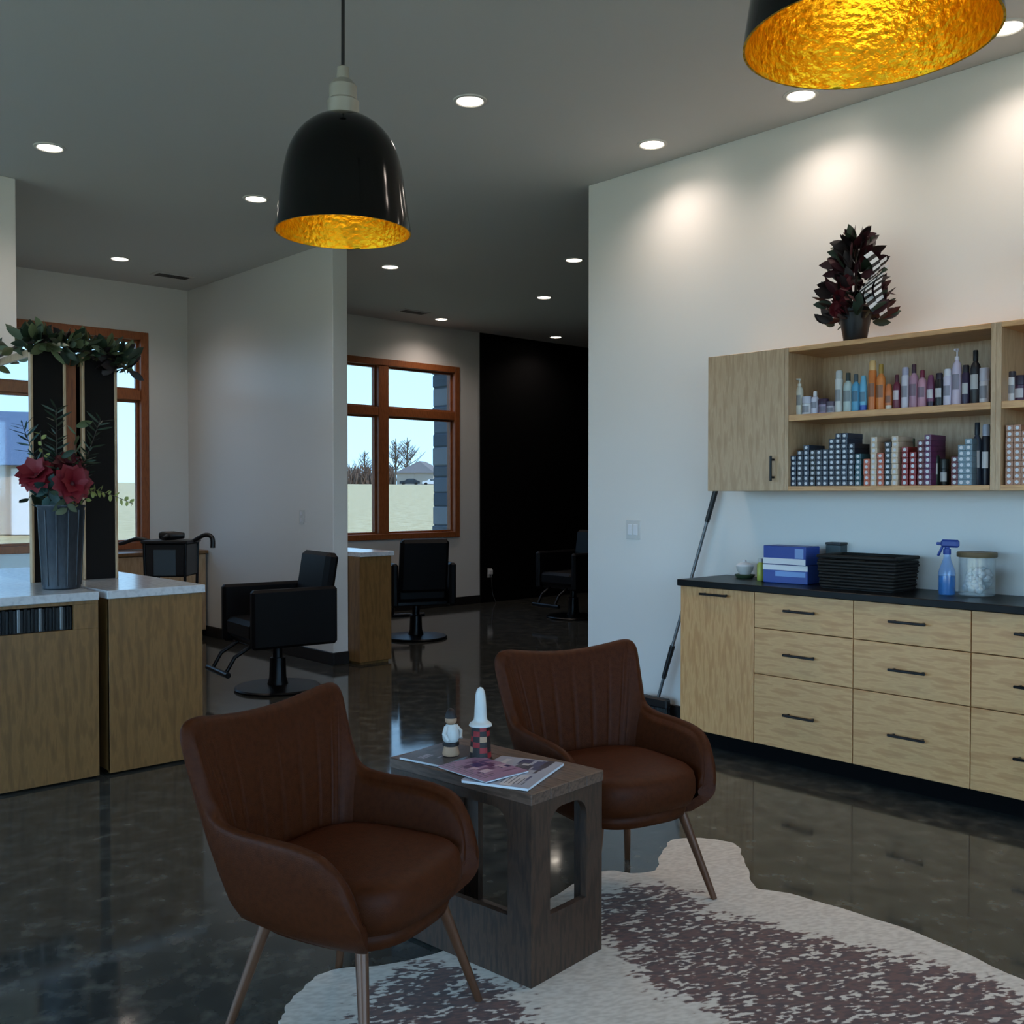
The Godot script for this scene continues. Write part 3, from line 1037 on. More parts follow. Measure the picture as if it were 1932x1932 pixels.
# ---------------------------------------------------------------- wooden side table
func cut_panel(w: float, h: float, x0: float, x1: float, y0: float, y1: float, r: float, th: float, xf: Transform3D) -> SurfaceTool:
	# an upright panel with one opening whose upper corners are round; lies in x-y, th thick along z
	var hole := []
	hole.append(Vector2(x0, y0))
	hole.append(Vector2(x1, y0))
	for k in 9:
		var a := PI / 2.0 * k / 8.0
		hole.append(Vector2(x1 - r + cos(a) * r, y1 - r + sin(a) * r))
	for k in 9:
		var a := PI / 2.0 + PI / 2.0 * k / 8.0
		hole.append(Vector2(x0 + r + cos(a) * r, y1 - r + sin(a) * r))
	var outer := [Vector2(0, 0), Vector2(w, 0)]   # the outer rim, matched point for point
	for k in 9:
		outer.append(Vector2(w, lerpf(h - r, h, k / 4.0)) if k <= 4 else Vector2(lerpf(w, x1 - r, (k - 4) / 4.0), h))
	for k in 9:
		outer.append(Vector2(lerpf(x0 + r, 0.0, k / 4.0), h) if k <= 4 else Vector2(0, lerpf(h, h - r, (k - 4) / 4.0)))
	var inner := hole
	var st := surf()
	st.set_smooth_group(-1)
	var n := outer.size()
	for i in n:
		var j := (i + 1) % n
		for z in [0.0, th]:
			var p := []
			for q in [outer[i], outer[j], inner[j], inner[i]]:
				p.append(xf * Vector3(q.x, q.y, z))
			facet(st, p, xf * Vector3(w / 2.0, h / 2.0, th - z))
		quad(st, xf * Vector3(inner[i].x, inner[i].y, 0), xf * Vector3(inner[j].x, inner[j].y, 0), xf * Vector3(inner[j].x, inner[j].y, th), xf * Vector3(inner[i].x, inner[i].y, th))
		quad(st, xf * Vector3(outer[i].x, outer[i].y, th), xf * Vector3(outer[j].x, outer[j].y, th), xf * Vector3(outer[j].x, outer[j].y, 0), xf * Vector3(outer[i].x, outer[i].y, 0))
	return st

const TABLE := Vector3(1.888, 0, -1.982)
const TABLE_TURN := 0.1
const TW := 0.325
const TL := 0.58
const TH := 0.55

func table_at(x: float, z: float, y := TH) -> Vector3:   # a point on the table, from its near corner
	return TABLE + Basis(Vector3.UP, TABLE_TURN) * Vector3(x, y, -z)

func build_table() -> void:
	var t := thing("side_table", "dark walnut side table with arched openings between the two leather armchairs", "table", TABLE, TABLE_TURN)
	var y0 := 0.009
	var th := 0.022
	var hp := TH - 0.032 - y0
	var b := Basis()
	# end panels look along z, side panels along x
	obj("end_panel", cut_panel(TW, hp, 0.082, TW - 0.075, 0.18, hp - 0.03, 0.055, th, Transform3D(b, Vector3(0, y0, -th))), M.walnut, t)
	obj("end_panel", cut_panel(TW, hp, 0.082, TW - 0.075, 0.18, hp - 0.03, 0.055, th, Transform3D(b, Vector3(0, y0, -TL))), M.walnut, t)
	var bs := Basis(Vector3.UP, PI / 2.0)   # local x runs to -z
	obj("side_panel", cut_panel(TL - 2 * th, hp, 0.066, TL - 2 * th - 0.066, 0.18, hp - 0.03, 0.055, th, Transform3D(bs, Vector3(0, y0, -th))), M.walnut, t)
	obj("side_panel", cut_panel(TL - 2 * th, hp, 0.066, TL - 2 * th - 0.066, 0.02, hp - 0.03, 0.055, th, Transform3D(bs, Vector3(TW - th, y0, -th))), M.walnut, t)
	for k in 4:   # top of four boards with fine joints
		var w := (TW + 0.008) / 4.0
		span("top_board", Vector3(-0.004 + k * w + 0.0006, TH - 0.032, 0.004), Vector3(-0.004 + (k + 1) * w - 0.0006, TH, -TL - 0.004), M.walnut_top, t, 0.002)

# ---------------------------------------------------------------- black styling chairs
func styling_chair(label: String, at: Vector3, turn: float) -> void:
	var t := thing("styling_chair", label, "chair", at, turn, "")
	var bv := M.black_vinyl as Material
	var st := surf()   # faces +z
	box(st, Vector3(0, 0.44, 0.02), Vector3(0.48, 0.14, 0.54), 0.03)
	obj("seat", st, bv, t)
	st = surf()
	box(st, Vector3.ZERO, Vector3(0.46, 0.50, 0.10), 0.03, Transform3D(Basis(Vector3.RIGHT, -0.16), Vector3(0, 0.71, -0.29)))
	obj("backrest", st, bv, t)
	for s in [-1.0, 1.0]:
		st = surf()
		box(st, Vector3(s * 0.275, 0.53, -0.01), Vector3(0.065, 0.40, 0.62), 0.018)
		obj("arm", st, bv, t)
	span("seat_base", Vector3(-0.25, 0.33, -0.24), Vector3(0.25, 0.375, 0.24), M.black_metal, t, 0.01)
	st = surf()
	lathe(st, [Vector2(0, 0.03), Vector2(0.075, 0.03), Vector2(0.06, 0.08), Vector2(0.055, 0.22), Vector2(0.035, 0.225), Vector2(0.035, 0.335), Vector2(0, 0.335)], 20)
	obj("pump_column", st, M.black_metal, t)
	st = surf()
	lathe(st, [Vector2(0, 0), Vector2(0.29, 0), Vector2(0.30, 0.012), Vector2(0.29, 0.022), Vector2(0.08, 0.034), Vector2(0, 0.034)], 40)
	obj("base_disc", st, M.black_metal, t)
	st = surf()
	for s in [-1.0, 1.0]:
		tube(st, [Vector3(s * 0.13, 0.35, 0.22), Vector3(s * 0.13, 0.27, 0.36), Vector3(s * 0.13, 0.17, 0.42)], 0.014, 0.014, 8)
	tube(st, [Vector3(-0.2, 0.165, 0.43), Vector3(0, 0.165, 0.43), Vector3(0.2, 0.165, 0.43)], 0.02, 0.02, 10)
	obj("footrest", st, M.black_metal, t)

func build_styling_chairs() -> void:
	styling_chair("black boxy styling chair in the bay beside the plain station cabinet", Vector3(3.53, 0, -6.30), -PI / 2 - 0.12)
	styling_chair("black styling chair beside the narrow end cabinet, before the tall window", Vector3(5.74, 0, -7.62), 2.75)
	styling_chair("black styling chair standing in front of the black wall", Vector3(7.98, 0, -7.7), -PI * 0.5)

# ---------------------------------------------------------------- lamps
func pendant(label: String, rim: Vector3) -> void:
	var t := thing("pendant_lamp", label, "lamp", rim, 0.0, "")
	var prof := [Vector2(0.200, 0.0), Vector2(0.195, 0.035), Vector2(0.188, 0.08), Vector2(0.180, 0.14), Vector2(0.172, 0.19), Vector2(0.158, 0.24), Vector2(0.137, 0.28), Vector2(0.108, 0.312), Vector2(0.075, 0.334), Vector2(0.043, 0.345), Vector2(0.0, 0.348)]
	var smooth := curve_pts(prof, 40)
	var st := surf()
	lathe(st, smooth, 64)
	var sh := obj("shade", st, M.shade_black, t)
	sh.set_meta("label", "glossy black bell shade")
	st = surf()
	var inner := []
	for p in smooth:
		inner.append(Vector2(maxf(p.x - 0.004, 0.0), p.y * 0.985))
	inner.reverse()
	lathe(st, inner, 64)
	lathe(st, [Vector2(0.196, 0.0), Vector2(0.200, 0.0)], 64)
	var gold := obj("lining", st, M.gold_leaf, t)
	gold.set_meta("label", "hammered gold-leaf lining")
	st = surf()
	lathe(st, [Vector2(0.047, 0.342), Vector2(0.047, 0.385), Vector2(0.041, 0.392), Vector2(0.041, 0.43), Vector2(0.028, 0.447), Vector2(0.019, 0.452), Vector2(0.017, 0.485), Vector2(0.006, 0.492), Vector2(0, 0.492)], 28)
	obj("socket", st, M.socket_nickel, t)
	st = surf()
	var top := HC - rim.y
	tube(st, [Vector3(0, 0.48, 0), Vector3(0.002, (top + 0.5) / 2.0, 0), Vector3(0, top - 0.01, 0)], 0.0055, 0.0055, 8)
	obj("cord", st, M.black_plastic, t)
	st = surf()
	lathe(st, [Vector2(0, top - 0.03), Vector2(0.045, top - 0.03), Vector2(0.06, top - 0.022), Vector2(0.06, top), Vector2(0, top)], 28)
	obj("ceiling_rose", st, M.black_metal, t)
	st = surf()
	lathe(st, curve_pts([Vector2(0.0, 0.165), Vector2(0.018, 0.17), Vector2(0.03, 0.195), Vector2(0.028, 0.22), Vector2(0.016, 0.25), Vector2(0.013, 0.29)], 20), 24)
	obj("bulb", st, M.bulb_glow, t)
	var l := OmniLight3D.new()
	l.name = "bulb_light"
	l.position = Vector3(0, 0.21, 0)
	l.light_color = Color(1.0, 0.95, 0.82)
	l.light_energy = 0.0055
	l.light_size = 0.03
	l.omni_range = 14.0
	l.omni_attenuation = 2.0
	l.shadow_enabled = true
	t.add_child(l)

func build_pendants() -> void:
	pendant("black bell pendant lamp with gold lining, over the armchair by the station cabinets", Vector3(1.642, 2.150, -2.531))
	pendant("black bell pendant lamp with gold lining, over the open end of the cowhide rug", Vector3(1.531, 2.114, -0.814))

const SPOTS := [
	[3.31, -3.93, "recessed ceiling light above the walkway beside the right wall's corner"], [1.96, -6.10, "recessed ceiling light above the station mirrors"], [3.33, -6.21, "recessed ceiling light above the boxy styling chair"], [3.32, -8.58, "recessed ceiling light before the window of the near bay"],
	[5.20, -7.27, "recessed ceiling light above the narrow end cabinet"], [7.19, -9.05, "recessed ceiling light just in front of the tall window"], [6.21, -5.99, "recessed ceiling light beyond the corner of the right wall"], [7.17, -7.34, "recessed ceiling light between the tall window and the black wall"], [9.10, -9.10, "recessed ceiling light close to the black wall"],
	[4.49, -3.71, "recessed wall-washing light above the broom and wall cabinet"], [4.49, -2.75, "recessed wall-washing light above the potted burgundy tree"], [4.49, -1.76, "recessed wall-washing light above the open shelves by the green plant"],
	[4.49, -0.80, "recessed wall-washing light at the end of the cabinet run"], [3.3, -1.2, "recessed ceiling light above the open end of the rug"]]

func build_downlights() -> void:
	for s in SPOTS:
		var t := thing("recessed_light", s[2], "light", Vector3(s[0], HC, s[1]), 0.0, "recessed ceiling lights")
		var st := surf()
		lathe(st, [Vector2(0.066, -0.004), Vector2(0.072, -0.008), Vector2(0.086, -0.005), Vector2(0.088, 0.0)], 32)
		obj("trim_ring", st, M.trim_white, t)
		st = surf()
		lathe(st, [Vector2(0.0, -0.003), Vector2(0.067, -0.003), Vector2(0.067, -0.001), Vector2(0.0, -0.001)], 32)
		obj("diffuser", st, M.lamp_glow, t)
		var l := SpotLight3D.new()
		l.name = "beam"
		l.position = Vector3(0, -0.012, 0)
		l.rotation_degrees = Vector3(-90, 0, 0)
		l.light_color = Color(1.0, 0.925, 0.875)
		l.light_energy = 0.33
		l.light_size = 0.06
		l.spot_angle = 72.0
		l.spot_angle_attenuation = 1.0
		l.spot_range = 14.0
		l.spot_attenuation = 2.0
		l.shadow_enabled = true
		t.add_child(l)

# ---------------------------------------------------------------- things on the black counter
func build_counter_things() -> void:
	var y := 0.91
	# broom leaning in the gap between the counter's end and the wall
	var a := on_x(1356, 905, 4.75)
	var b := on_x(1232, 1352, 4.70)
	var t := thing("broom", "thin grey broom with black grips leaning on the wall at the counter's end", "broom", b)
	var d := a - b
	var st := surf()
	tube(st, [Vector3.ZERO, d * 0.5, d * 0.96], 0.0095, 0.0095, 10)
	obj("stick", st, M.grey_metal, t)
	for q in [[0.83, 0.97], [0.17, 0.31]]:
		st = surf()
		tube(st, [d * q[0], d * (q[0] + q[1]) / 2.0, d * q[1]], 0.014, 0.016, 10)
		obj("grip", st, M.black_plastic, t)
	st = surf()
	box(st, d * 0.0 + Vector3(0, -b.y + 0.12, 0), Vector3(0.05, 0.06, 0.24), 0.01)
	obj("brush_head", st, M.black_plastic, t)
	st = surf()
	tube(st, [Vector3(0, -b.y + 0.14, 0), Vector3(0, (-b.y + 0.14) * 0.5, 0), Vector3.ZERO], 0.0095, 0.0095, 10)
	obj("stick", st, M.grey_metal, t)
	st = surf()
	for i in 24:
		for k in 2:
			tube(st, [Vector3(-0.012 + 0.024 * k, -b.y + 0.095, -0.11 + i * 0.0096), Vector3(-0.014 + 0.028 * k, -b.y + 0.05, -0.112 + i * 0.0098), Vector3(-0.016 + 0.032 * k, -b.y + 0.001, -0.115 + i * 0.01)], 0.004, 0.004, 4)
	obj("bristles", st, M.black_plastic, t).set_meta("kind", "stuff")
	# small white bowl on a green dish
	var p := Vector3(4.68, y, -3.2)
	t = thing("small_dish", "little dark green dish under the white bowl at the counter's broom end", "dish", p)
	st = surf()
	lathe(st, [Vector2(0, 0.0), Vector2(0.042, 0.0), Vector2(0.054, 0.012), Vector2(0.056, 0.02), Vector2(0.05, 0.016), Vector2(0, 0.012)], 28)
	obj("dish", st, mat("dish_green", col(58, 74, 52), 0.4), t)
	t = thing("white_bowl", "small white bowl with a lid sitting on the green dish", "bowl", p + Vector3(0, 0.0205, 0))
	st = surf()
	lathe(st, [Vector2(0, 0), Vector2(0.028, 0.0), Vector2(0.044, 0.022), Vector2(0.048, 0.045), Vector2(0.046, 0.047)], 28)
	obj("bowl", st, M.plate_white, t)
	st = surf()
	lathe(st, [Vector2(0.049, 0.045), Vector2(0.045, 0.054), Vector2(0.025, 0.064), Vector2(0.008, 0.067), Vector2(0.008, 0.078), Vector2(0, 0.08)], 28)
	obj("lid", st, M.white_paper, t)
	# yellow-green bottle
	t = thing("lotion_bottle", "small yellow-green bottle next to the blue and white boxes", "bottle", Vector3(4.60, y, -3.045))
	st = surf()
	lathe(st, [Vector2(0, 0), Vector2(0.018, 0), Vector2(0.02, 0.004), Vector2(0.02, 0.085), Vector2(0.012, 0.097), Vector2(0.01, 0.1)], 24)
	obj("body", st, mat("lime", col(178, 186, 84), 0.35), t)
	st = surf()
	lathe(st, [Vector2(0.012, 0.098), Vector2(0.012, 0.118), Vector2(0, 0.12)], 20)
	obj("cap", st, M.plate_white, t)
	# two blue and white glove boxes, stacked
	for i in 2:
		t = thing("glove_box", ["blue and white carton, the lower of the two stacked on the counter", "blue and white carton, the upper of the two stacked on the counter"][i], "box", Vector3(4.60, y + i * 0.0975, -2.86), [0.06, -0.03][i])
		bx("carton", Vector3(0, 0.0485, 0), Vector3(0.13, 0.096, 0.255), [M.royal_blue, M.royal_blue][i], t, 0.003)
		if i == 1:
			bx("label_band", Vector3(-0.0655, 0.0175, 0.0), Vector3(0.0015, 0.03, 0.2545), M.white_paper, t, 0.0)
			bx("label_panel", Vector3(-0.0655, 0.06, 0.09), Vector3(0.0015, 0.05, 0.05), mat("pale_blue", col(128, 158, 208), 0.5), t, 0.0)
		else:
			bx("label_band", Vector3(-0.0655, 0.082, 0.0), Vector3(0.0015, 0.027, 0.2545), M.white_paper, t, 0.0)
			bx("label_panel", Vector3(-0.0655, 0.05, 0.03), Vector3(0.0015, 0.026, 0.17), mat("light_blue", col(120, 158, 214), 0.5), t, 0.0)
	t = thing("dark_carton", "small slate-grey carton standing between the blue boxes and the basket", "box", Vector3(4.755, y, -2.69))
	bx("carton", Vector3(0, 0.1, 0), Vector3(0.07, 0.2, 0.085), mat("slate", col(62, 76, 80), 0.5), t, 0.003)
	bx("lid", Vector3(0, 0.207, 0), Vector3(0.073, 0.012, 0.088), M.black_plastic, t, 0.002)
	# black wicker basket: woven bands over upright stakes
	t = thing("wicker_basket", "black woven rectangular basket on the counter beside the spray bottle", "basket", Vector3(4.59, y, -2.43))
	var lx := 0.24
	var lz := 0.40
	var nb := 9
	for k in nb:
		st = surf()
		var yy := 0.012 + k * 0.0155
		var pts := []
		for i in 96:
			var f := i / 96.0 * 4.0
			var e := int(f)
			var g := f - e
			var q: Vector3 = [Vector3(-1, 0, -1 + 2 * g), Vector3(-1 + 2 * g, 0, 1), Vector3(1, 0, 1 - 2 * g), Vector3(1 - 2 * g, 0, -1)][e]
			var grow := 0.93 + 0.07 * k / nb
			var wave := 1.0 + (0.02 if (i + k) % 2 else -0.012)
			pts.append(Vector3(q.x * lx / 2.0 * grow * wave, yy, q.z * lz / 2.0 * grow * (1.0 + (wave - 1.0) * 0.6)))
		pts.append(pts[0])
		tube(st, pts, 0.0078, 0.0078, 5)
		obj("band", st, M.wicker, t)
	st = surf()
	for q in [[-1, 0], [1, 0], [0, -1], [0, 1]]:
		if q[0] != 0:
			box(st, Vector3(q[0] * lx / 2.0 * 0.985, 0.158, 0), Vector3(0.02, 0.018, lz + 0.012), 0.006)
		else:
			box(st, Vector3(0, 0.158, q[1] * lz / 2.0 * 0.985), Vector3(lx + 0.012, 0.018, 0.02), 0.006)
	obj("rim", st, M.wicker, t)
	bx("bottom", Vector3(0, 0.006, 0), Vector3(lx * 0.92, 0.012, lz * 0.92), M.wicker, t, 0.0)
	# spray bottle
	t = thing("spray_bottle", "clear spray bottle with blue liquid and blue trigger, beside the glass jar", "bottle", Vector3(4.57, y, -2.03), PI)
	st = surf()
	lathe(st, [Vector2(0, 0.002), Vector2(0.034, 0.002), Vector2(0.037, 0.007), Vector2(0.037, 0.105), Vector2(0.03, 0.13), Vector2(0.017, 0.165), Vector2(0.014, 0.185), Vector2(0.014, 0.2)], 28)
	obj("bottle", st, M.spray_plastic, t)
	st = surf()
	lathe(st, [Vector2(0, 0.004), Vector2(0.031, 0.004), Vector2(0.034, 0.008), Vector2(0.034, 0.09), Vector2(0, 0.09)], 28)
	obj("liquid", st, M.spray_fluid, t)
	st = surf()
	lathe(st, [Vector2(0.017, 0.188), Vector2(0.017, 0.212), Vector2(0.011, 0.216), Vector2(0.011, 0.222), Vector2(0, 0.222)], 20)
	box(st, Vector3(0, 0.238, -0.014), Vector3(0.026, 0.036, 0.082), 0.008)
	box(st, Vector3(0, 0.236, 0.036), Vector3(0.014, 0.014, 0.024), 0.003)
	box(st, Vector3.ZERO, Vector3(0.014, 0.055, 0.010), 0.003, Transform3D(Basis(Vector3.RIGHT, -0.45), Vector3(0, 0.204, 0.030)))
	obj("trigger", st, M.royal_blue, t)
	# glass jar with a wooden lid
	t = thing("glass_jar", "round glass jar of white cotton with a wooden lid, beside the spray bottle", "jar", Vector3(4.655, y, -1.93))
	st = surf()
	lathe(st, [Vector2(0, 0.001), Vector2(0.072, 0.001), Vector2(0.078, 0.007), Vector2(0.078, 0.172), Vector2(0.074, 0.176), Vector2(0.074, 0.006), Vector2(0, 0.006)], 40)
	obj("jar", st, M.jar_glass, t)
	st = surf()
	lathe(st, [Vector2(0, 0.177), Vector2(0.084, 0.177), Vector2(0.086, 0.18), Vector2(0.086, 0.196), Vector2(0.083, 0.2), Vector2(0, 0.2)], 40)
	obj("lid", st, mat("lid_wood", col(116, 98, 70), 0.5), t)
	for i in 44:
		st = surf()
		var rr := 0.018
		lathe(st, [Vector2(0, -rr), Vector2(rr * 0.7, -rr * 0.7), Vector2(rr, 0), Vector2(rr * 0.7, rr * 0.7), Vector2(0, rr)], 10, Transform3D(Basis(), Vector3(cos(i * 2.4) * 0.056 * sqrt(fmod(i * 0.37, 1.0)), 0.026 + 0.0021 * i, sin(i * 2.4) * 0.056 * sqrt(fmod(i * 0.37, 1.0)))))
		obj("cotton_ball", st, M.cotton, t)
	# black appliance at the frame's edge
	t = thing("black_box", "black metal box with a hinged lid on the counter past the glass jar", "box", Vector3(4.50, y, -1.42))
	bx("body", Vector3(0, 0.085, 0), Vector3(0.25, 0.17, 0.34), M.black_plastic, t, 0.008)
	bx("lid", Vector3(0, 0.187, 0), Vector3(0.26, 0.03, 0.35), M.black_metal, t, 0.006)
	bx("latch", Vector3(-0.131, 0.165, 0), Vector3(0.008, 0.03, 0.03), M.grey_metal, t, 0.002)

# ---------------------------------------------------------------- products on the open shelves
func product(z: float, x: float, y: float, kind: String, h: float, r: float, body: Color, cap: Color, label: String) -> void:
	var t := thing({"bottle": "product_bottle", "pump": "pump_bottle", "tube": "product_tube", "jar": "product_jar", "can": "spray_can"}[kind], label, "bottle" if kind != "jar" else "jar", Vector3(x, y, z))
	var bm := pmat(body)
	var cm := pmat(cap)
	var st := surf()
	match kind:
		"jar":
			lathe(st, [Vector2(0, 0), Vector2(r * 0.95, 0), Vector2(r, 0.004), Vector2(r, h * 0.62), Vector2(r * 0.9, h * 0.64)], 22)
			obj("body", st, bm, t)
			st = surf()
			lathe(st, [Vector2(r * 1.02, h * 0.64), Vector2(r * 1.02, h * 0.97), Vector2(r * 0.97, h), Vector2(0, h)], 22)
			obj("lid", st, cm, t)
		"tube":
			lathe(st, [Vector2(0, 0), Vector2(r * 0.9, 0), Vector2(r * 0.9, h * 0.18)], 22)
			obj("cap", st, cm, t)
			st = surf()
			lathe(st, [Vector2(r * 0.95, h * 0.18), Vector2(r, h * 0.24), Vector2(r * 0.96, h * 0.7), Vector2(r * 0.6, h * 0.98), Vector2(r * 0.5, h), Vector2(0, h)], 22)
			obj("body", st, bm, t)
		"can":
			lathe(st, [Vector2(0, 0), Vector2(r * 0.96, 0), Vector2(r, 0.005), Vector2(r, h * 0.78), Vector2(r * 0.8, h * 0.82)], 22)
			obj("body", st, bm, t)
			st = surf()
			lathe(st, [Vector2(r * 0.86, h * 0.8), Vector2(r * 0.86, h * 0.96), Vector2(r * 0.7, h), Vector2(0, h)], 22)
			obj("cap", st, cm, t)
		_:
			lathe(st, [Vector2(0, 0), Vector2(r * 0.94, 0), Vector2(r, 0.005), Vector2(r, h * 0.66), Vector2(r * 0.86, h * 0.73), Vector2(r * 0.42, h * 0.79), Vector2(r * 0.4, h * 0.82)], 22)
			obj("body", st, bm, t)
			st = surf()
			if kind == "pump":
				lathe(st, [Vector2(r * 0.5, h * 0.8), Vector2(r * 0.5, h * 0.86), Vector2(r * 0.18, h * 0.87), Vector2(r * 0.18, h * 0.95), Vector2(r * 0.4, h * 0.955), Vector2(r * 0.4, h), Vector2(0, h)], 18)
				box(st, Vector3(-r * 0.7, h * 0.975, 0), Vector3(r * 1.2, h * 0.035, r * 0.4), 0.001)
			else:
				lathe(st, [Vector2(r * 0.52, h * 0.8), Vector2(r * 0.5, h * 0.985), Vector2(r * 0.44, h), Vector2(0, h)], 18)
			obj("cap", st, cm, t)
	# a printed label wrapped round the front
	st = surf()
	var y0 := h * (0.28 if kind != "jar" else 0.15)
	var y1 := h * (0.55 if kind != "jar" else 0.5)
	var rows := []
	for yy in [y0, y1]:
		var row := []
		for k in 9:
			var a := PI - 0.85 + 1.7 * k / 8.0
			row.append(Vector3(cos(a) * (r + 0.0006), yy, sin(a) * (r + 0.0006)))
		rows.append(row)
	sheet(st, rows, false, 1)
	obj("printed_label", st, pmat(cap.lerp(Color(0.92, 0.92, 0.92), 0.75) if body.get_luminance() < 0.45 else body.lerp(Color(0.2, 0.2, 0.24), 0.45)), t)

var pm := {}
func pmat(c: Color) -> StandardMaterial3D:
	var k := c.to_html()
	if not pm.has(k):
		var m := StandardMaterial3D.new()
		m.resource_name = "print_" + k
		m.albedo_color = c
		m.roughness = 0.35
		pm[k] = m
	return pm[k]

func build_products() -> void:
	var yt := UY0 + 0.3842
	var yb := UY0 + 0.0242
	# [centre pixel, kind, height, radius, body, cap, label]
	var X1 := 4.545
	var white := col(214, 214, 220)
	var lilac := col(176, 170, 192)
	var black := col(24, 24, 28)
	var top := [
		[1508, "pump", 0.185, 0.018, col(210, 208, 196), col(222, 222, 214), "tall cream pump bottle at the door end of the upper shelf"],
		[1523, "jar", 0.092, 0.022, white, col(196, 198, 214), "squat white jar next to the tall cream pump bottle"],
		[1538, "bottle", 0.115, 0.017, col(202, 204, 222), white, "short white bottle between the squat jar and the mauve jar"],
		[1554, "jar", 0.075, 0.022, col(146, 132, 160), col(58, 40, 66), "mauve jar with a dark plum lid on the upper shelf"],
		[1568, "jar", 0.06, 0.02, col(172, 168, 180), col(90, 84, 102), "low grey jar with a slate lid on the upper shelf"],
		[1583, "can", 0.205, 0.017, col(206, 210, 210), col(190, 196, 198), "slim silver-white can on the upper shelf"],
		[1600, "bottle", 0.19, 0.02, col(178, 196, 196), col(36, 48, 48), "pale grey-green bottle with a black cap"],
		[1615, "bottle", 0.18, 0.018, col(86, 158, 196), col(70, 84, 92), "turquoise blue bottle with a dark cap"],
		[1629, "tube", 0.17, 0.016, col(104, 176, 212), col(58, 96, 190), "sky-blue tube standing on its cap"],
		[1646, "can", 0.235, 0.017, col(204, 118, 56), col(220, 178, 120), "orange can with a pale cap, tallest of the orange three"],
		[1662, "bottle", 0.215, 0.019, col(214, 128, 62), col(168, 132, 58), "orange bottle with a gold-brown cap"],
		[1677, "tube", 0.12, 0.015, col(206, 122, 74), col(222, 214, 200), "short orange tube with a pale cap"],
		[1692, "bottle", 0.16, 0.015, col(110, 36, 60), col(80, 22, 42), "maroon bottle next to the orange ones"],
		[1708, "can", 0.19, 0.016, col(204, 202, 216), col(168, 166, 190), "white can with a lilac cap"],
		[1724, "bottle", 0.20, 0.018, col(170, 128, 150), col(64, 32, 50), "dusty pink bottle with a plum cap"],
		[1740, "bottle", 0.17, 0.018, col(190, 140, 160), col(112, 30, 60), "rose pink bottle with a red-plum cap"],
		[1756, "tube", 0.145, 0.016, col(112, 58, 92), col(52, 28, 50), "dark purple tube on the upper shelf"],
		[1772, "can", 0.15, 0.016, black, col(38, 30, 46), "black can with a dark cap on the upper shelf"],
		[1788, "can", 0.165, 0.017, col(204, 200, 220), col(216, 216, 226), "white-lilac can beside the tall lilac pump"],
		[1805, "pump", 0.25, 0.018, col(198, 186, 208), col(222, 214, 224), "tall lilac pump bottle, the tallest product on the upper shelf"],
		[1822, "can", 0.175, 0.015, col(52, 40, 70), col(30, 26, 36), "dark violet can beside the tall lilac pump"],
		[1840, "bottle", 0.235, 0.019, col(34, 32, 38), black, "tall black bottle on the upper shelf"],
		[1857, "jar", 0.155, 0.018, col(206, 206, 216), col(190, 190, 206), "tall white jar at the upright between the two open shelves"]]
	for q in top:
		var p := on_x(q[0], 770, X1)
		product(p.z, X1, yt, q[1], q[2] * 1.03, q[3] * 1.13, q[4], q[5], q[6])
	var low := [
		[1765, "bottle", 0.185, 0.02, col(40, 50, 44), col(58, 66, 54), "tall dark green bottle on the lower shelf"],
		[1782, "jar", 0.12, 0.02, col(30, 34, 34), col(46, 52, 50), "tall black-green jar on the lower shelf"],
		[1843, "bottle", 0.28, 0.021, col(52, 64, 82), col(28, 34, 48), "tallest slate-blue bottle on the lower shelf"],
		[1860, "can", 0.27, 0.018, col(26, 30, 44), col(184, 188, 206), "tall navy can with a pale cap by the upright"],
		[1694, "bottle", 0.21, 0.016, col(34, 22, 22), col(60, 52, 36), "slim black-brown bottle between the red boxes"],
		[1722, "bottle", 0.225, 0.018, col(62, 66, 44), col(92, 98, 70), "olive bottle behind the red boxes on the lower shelf"]]
	for q in low:
		var xx := 4.64 if "behind" in q[6] else X1
		var p := on_x(q[0], 915, xx)
		product(p.z, xx, yb, q[1], q[2], q[3], q[4], q[5], q[6])
	for q in [[1909, "can", 0.13, 0.017, white, col(60, 56, 66), "white can with a dark cap on the shelf under the green plant"], [1925, "jar", 0.11, 0.02, col(70, 34, 66), col(40, 26, 50), "plum jar on the shelf under the green plant"], [1943, "bottle", 0.16, 0.018, col(190, 172, 160), col(54, 40, 40), "beige bottle on the shelf under the green plant"]]:
		var p := on_x(q[0], 770, X1)
		product(p.z, X1, yt, q[1], q[2] * 1.03, q[3] * 1.13, q[4], q[5], q[6])
	# hair colour cartons, in columns on the lower shelf: each a small flat carton with a pale dot on its end
	var cst := surf()
	box(cst, Vector3(0, 0, 0), Vector3(0.15, 0.0255, 0.031), 0.0015)
	cst.generate_normals()
	var carton := cst.commit()
	var dst := surf()
	lathe(dst, [Vector2(0.0, 0.0), Vector2(0.0078, 0.0), Vector2(0.0078, 0.0012), Vector2(0, 0.0012)], 14, Transform3D(Basis(Vector3.FORWARD, -PI / 2), Vector3(-0.0755, 0, 0)))
	dst.generate_normals()
	var dot := dst.commit()
	var names := {"navy": col(26, 32, 50), "slate blue": col(36, 48, 70), "black": col(26, 26, 32), "teal": col(40, 84, 96), "orange-red": col(186, 92, 62), "cream": col(206, 184, 160), "dark red": col(138, 30, 34), "maroon": col(96, 26, 38), "purple": col(100, 44, 84), "grey-blue": col(108, 130, 144), "terracotta": col(166, 118, 92)}
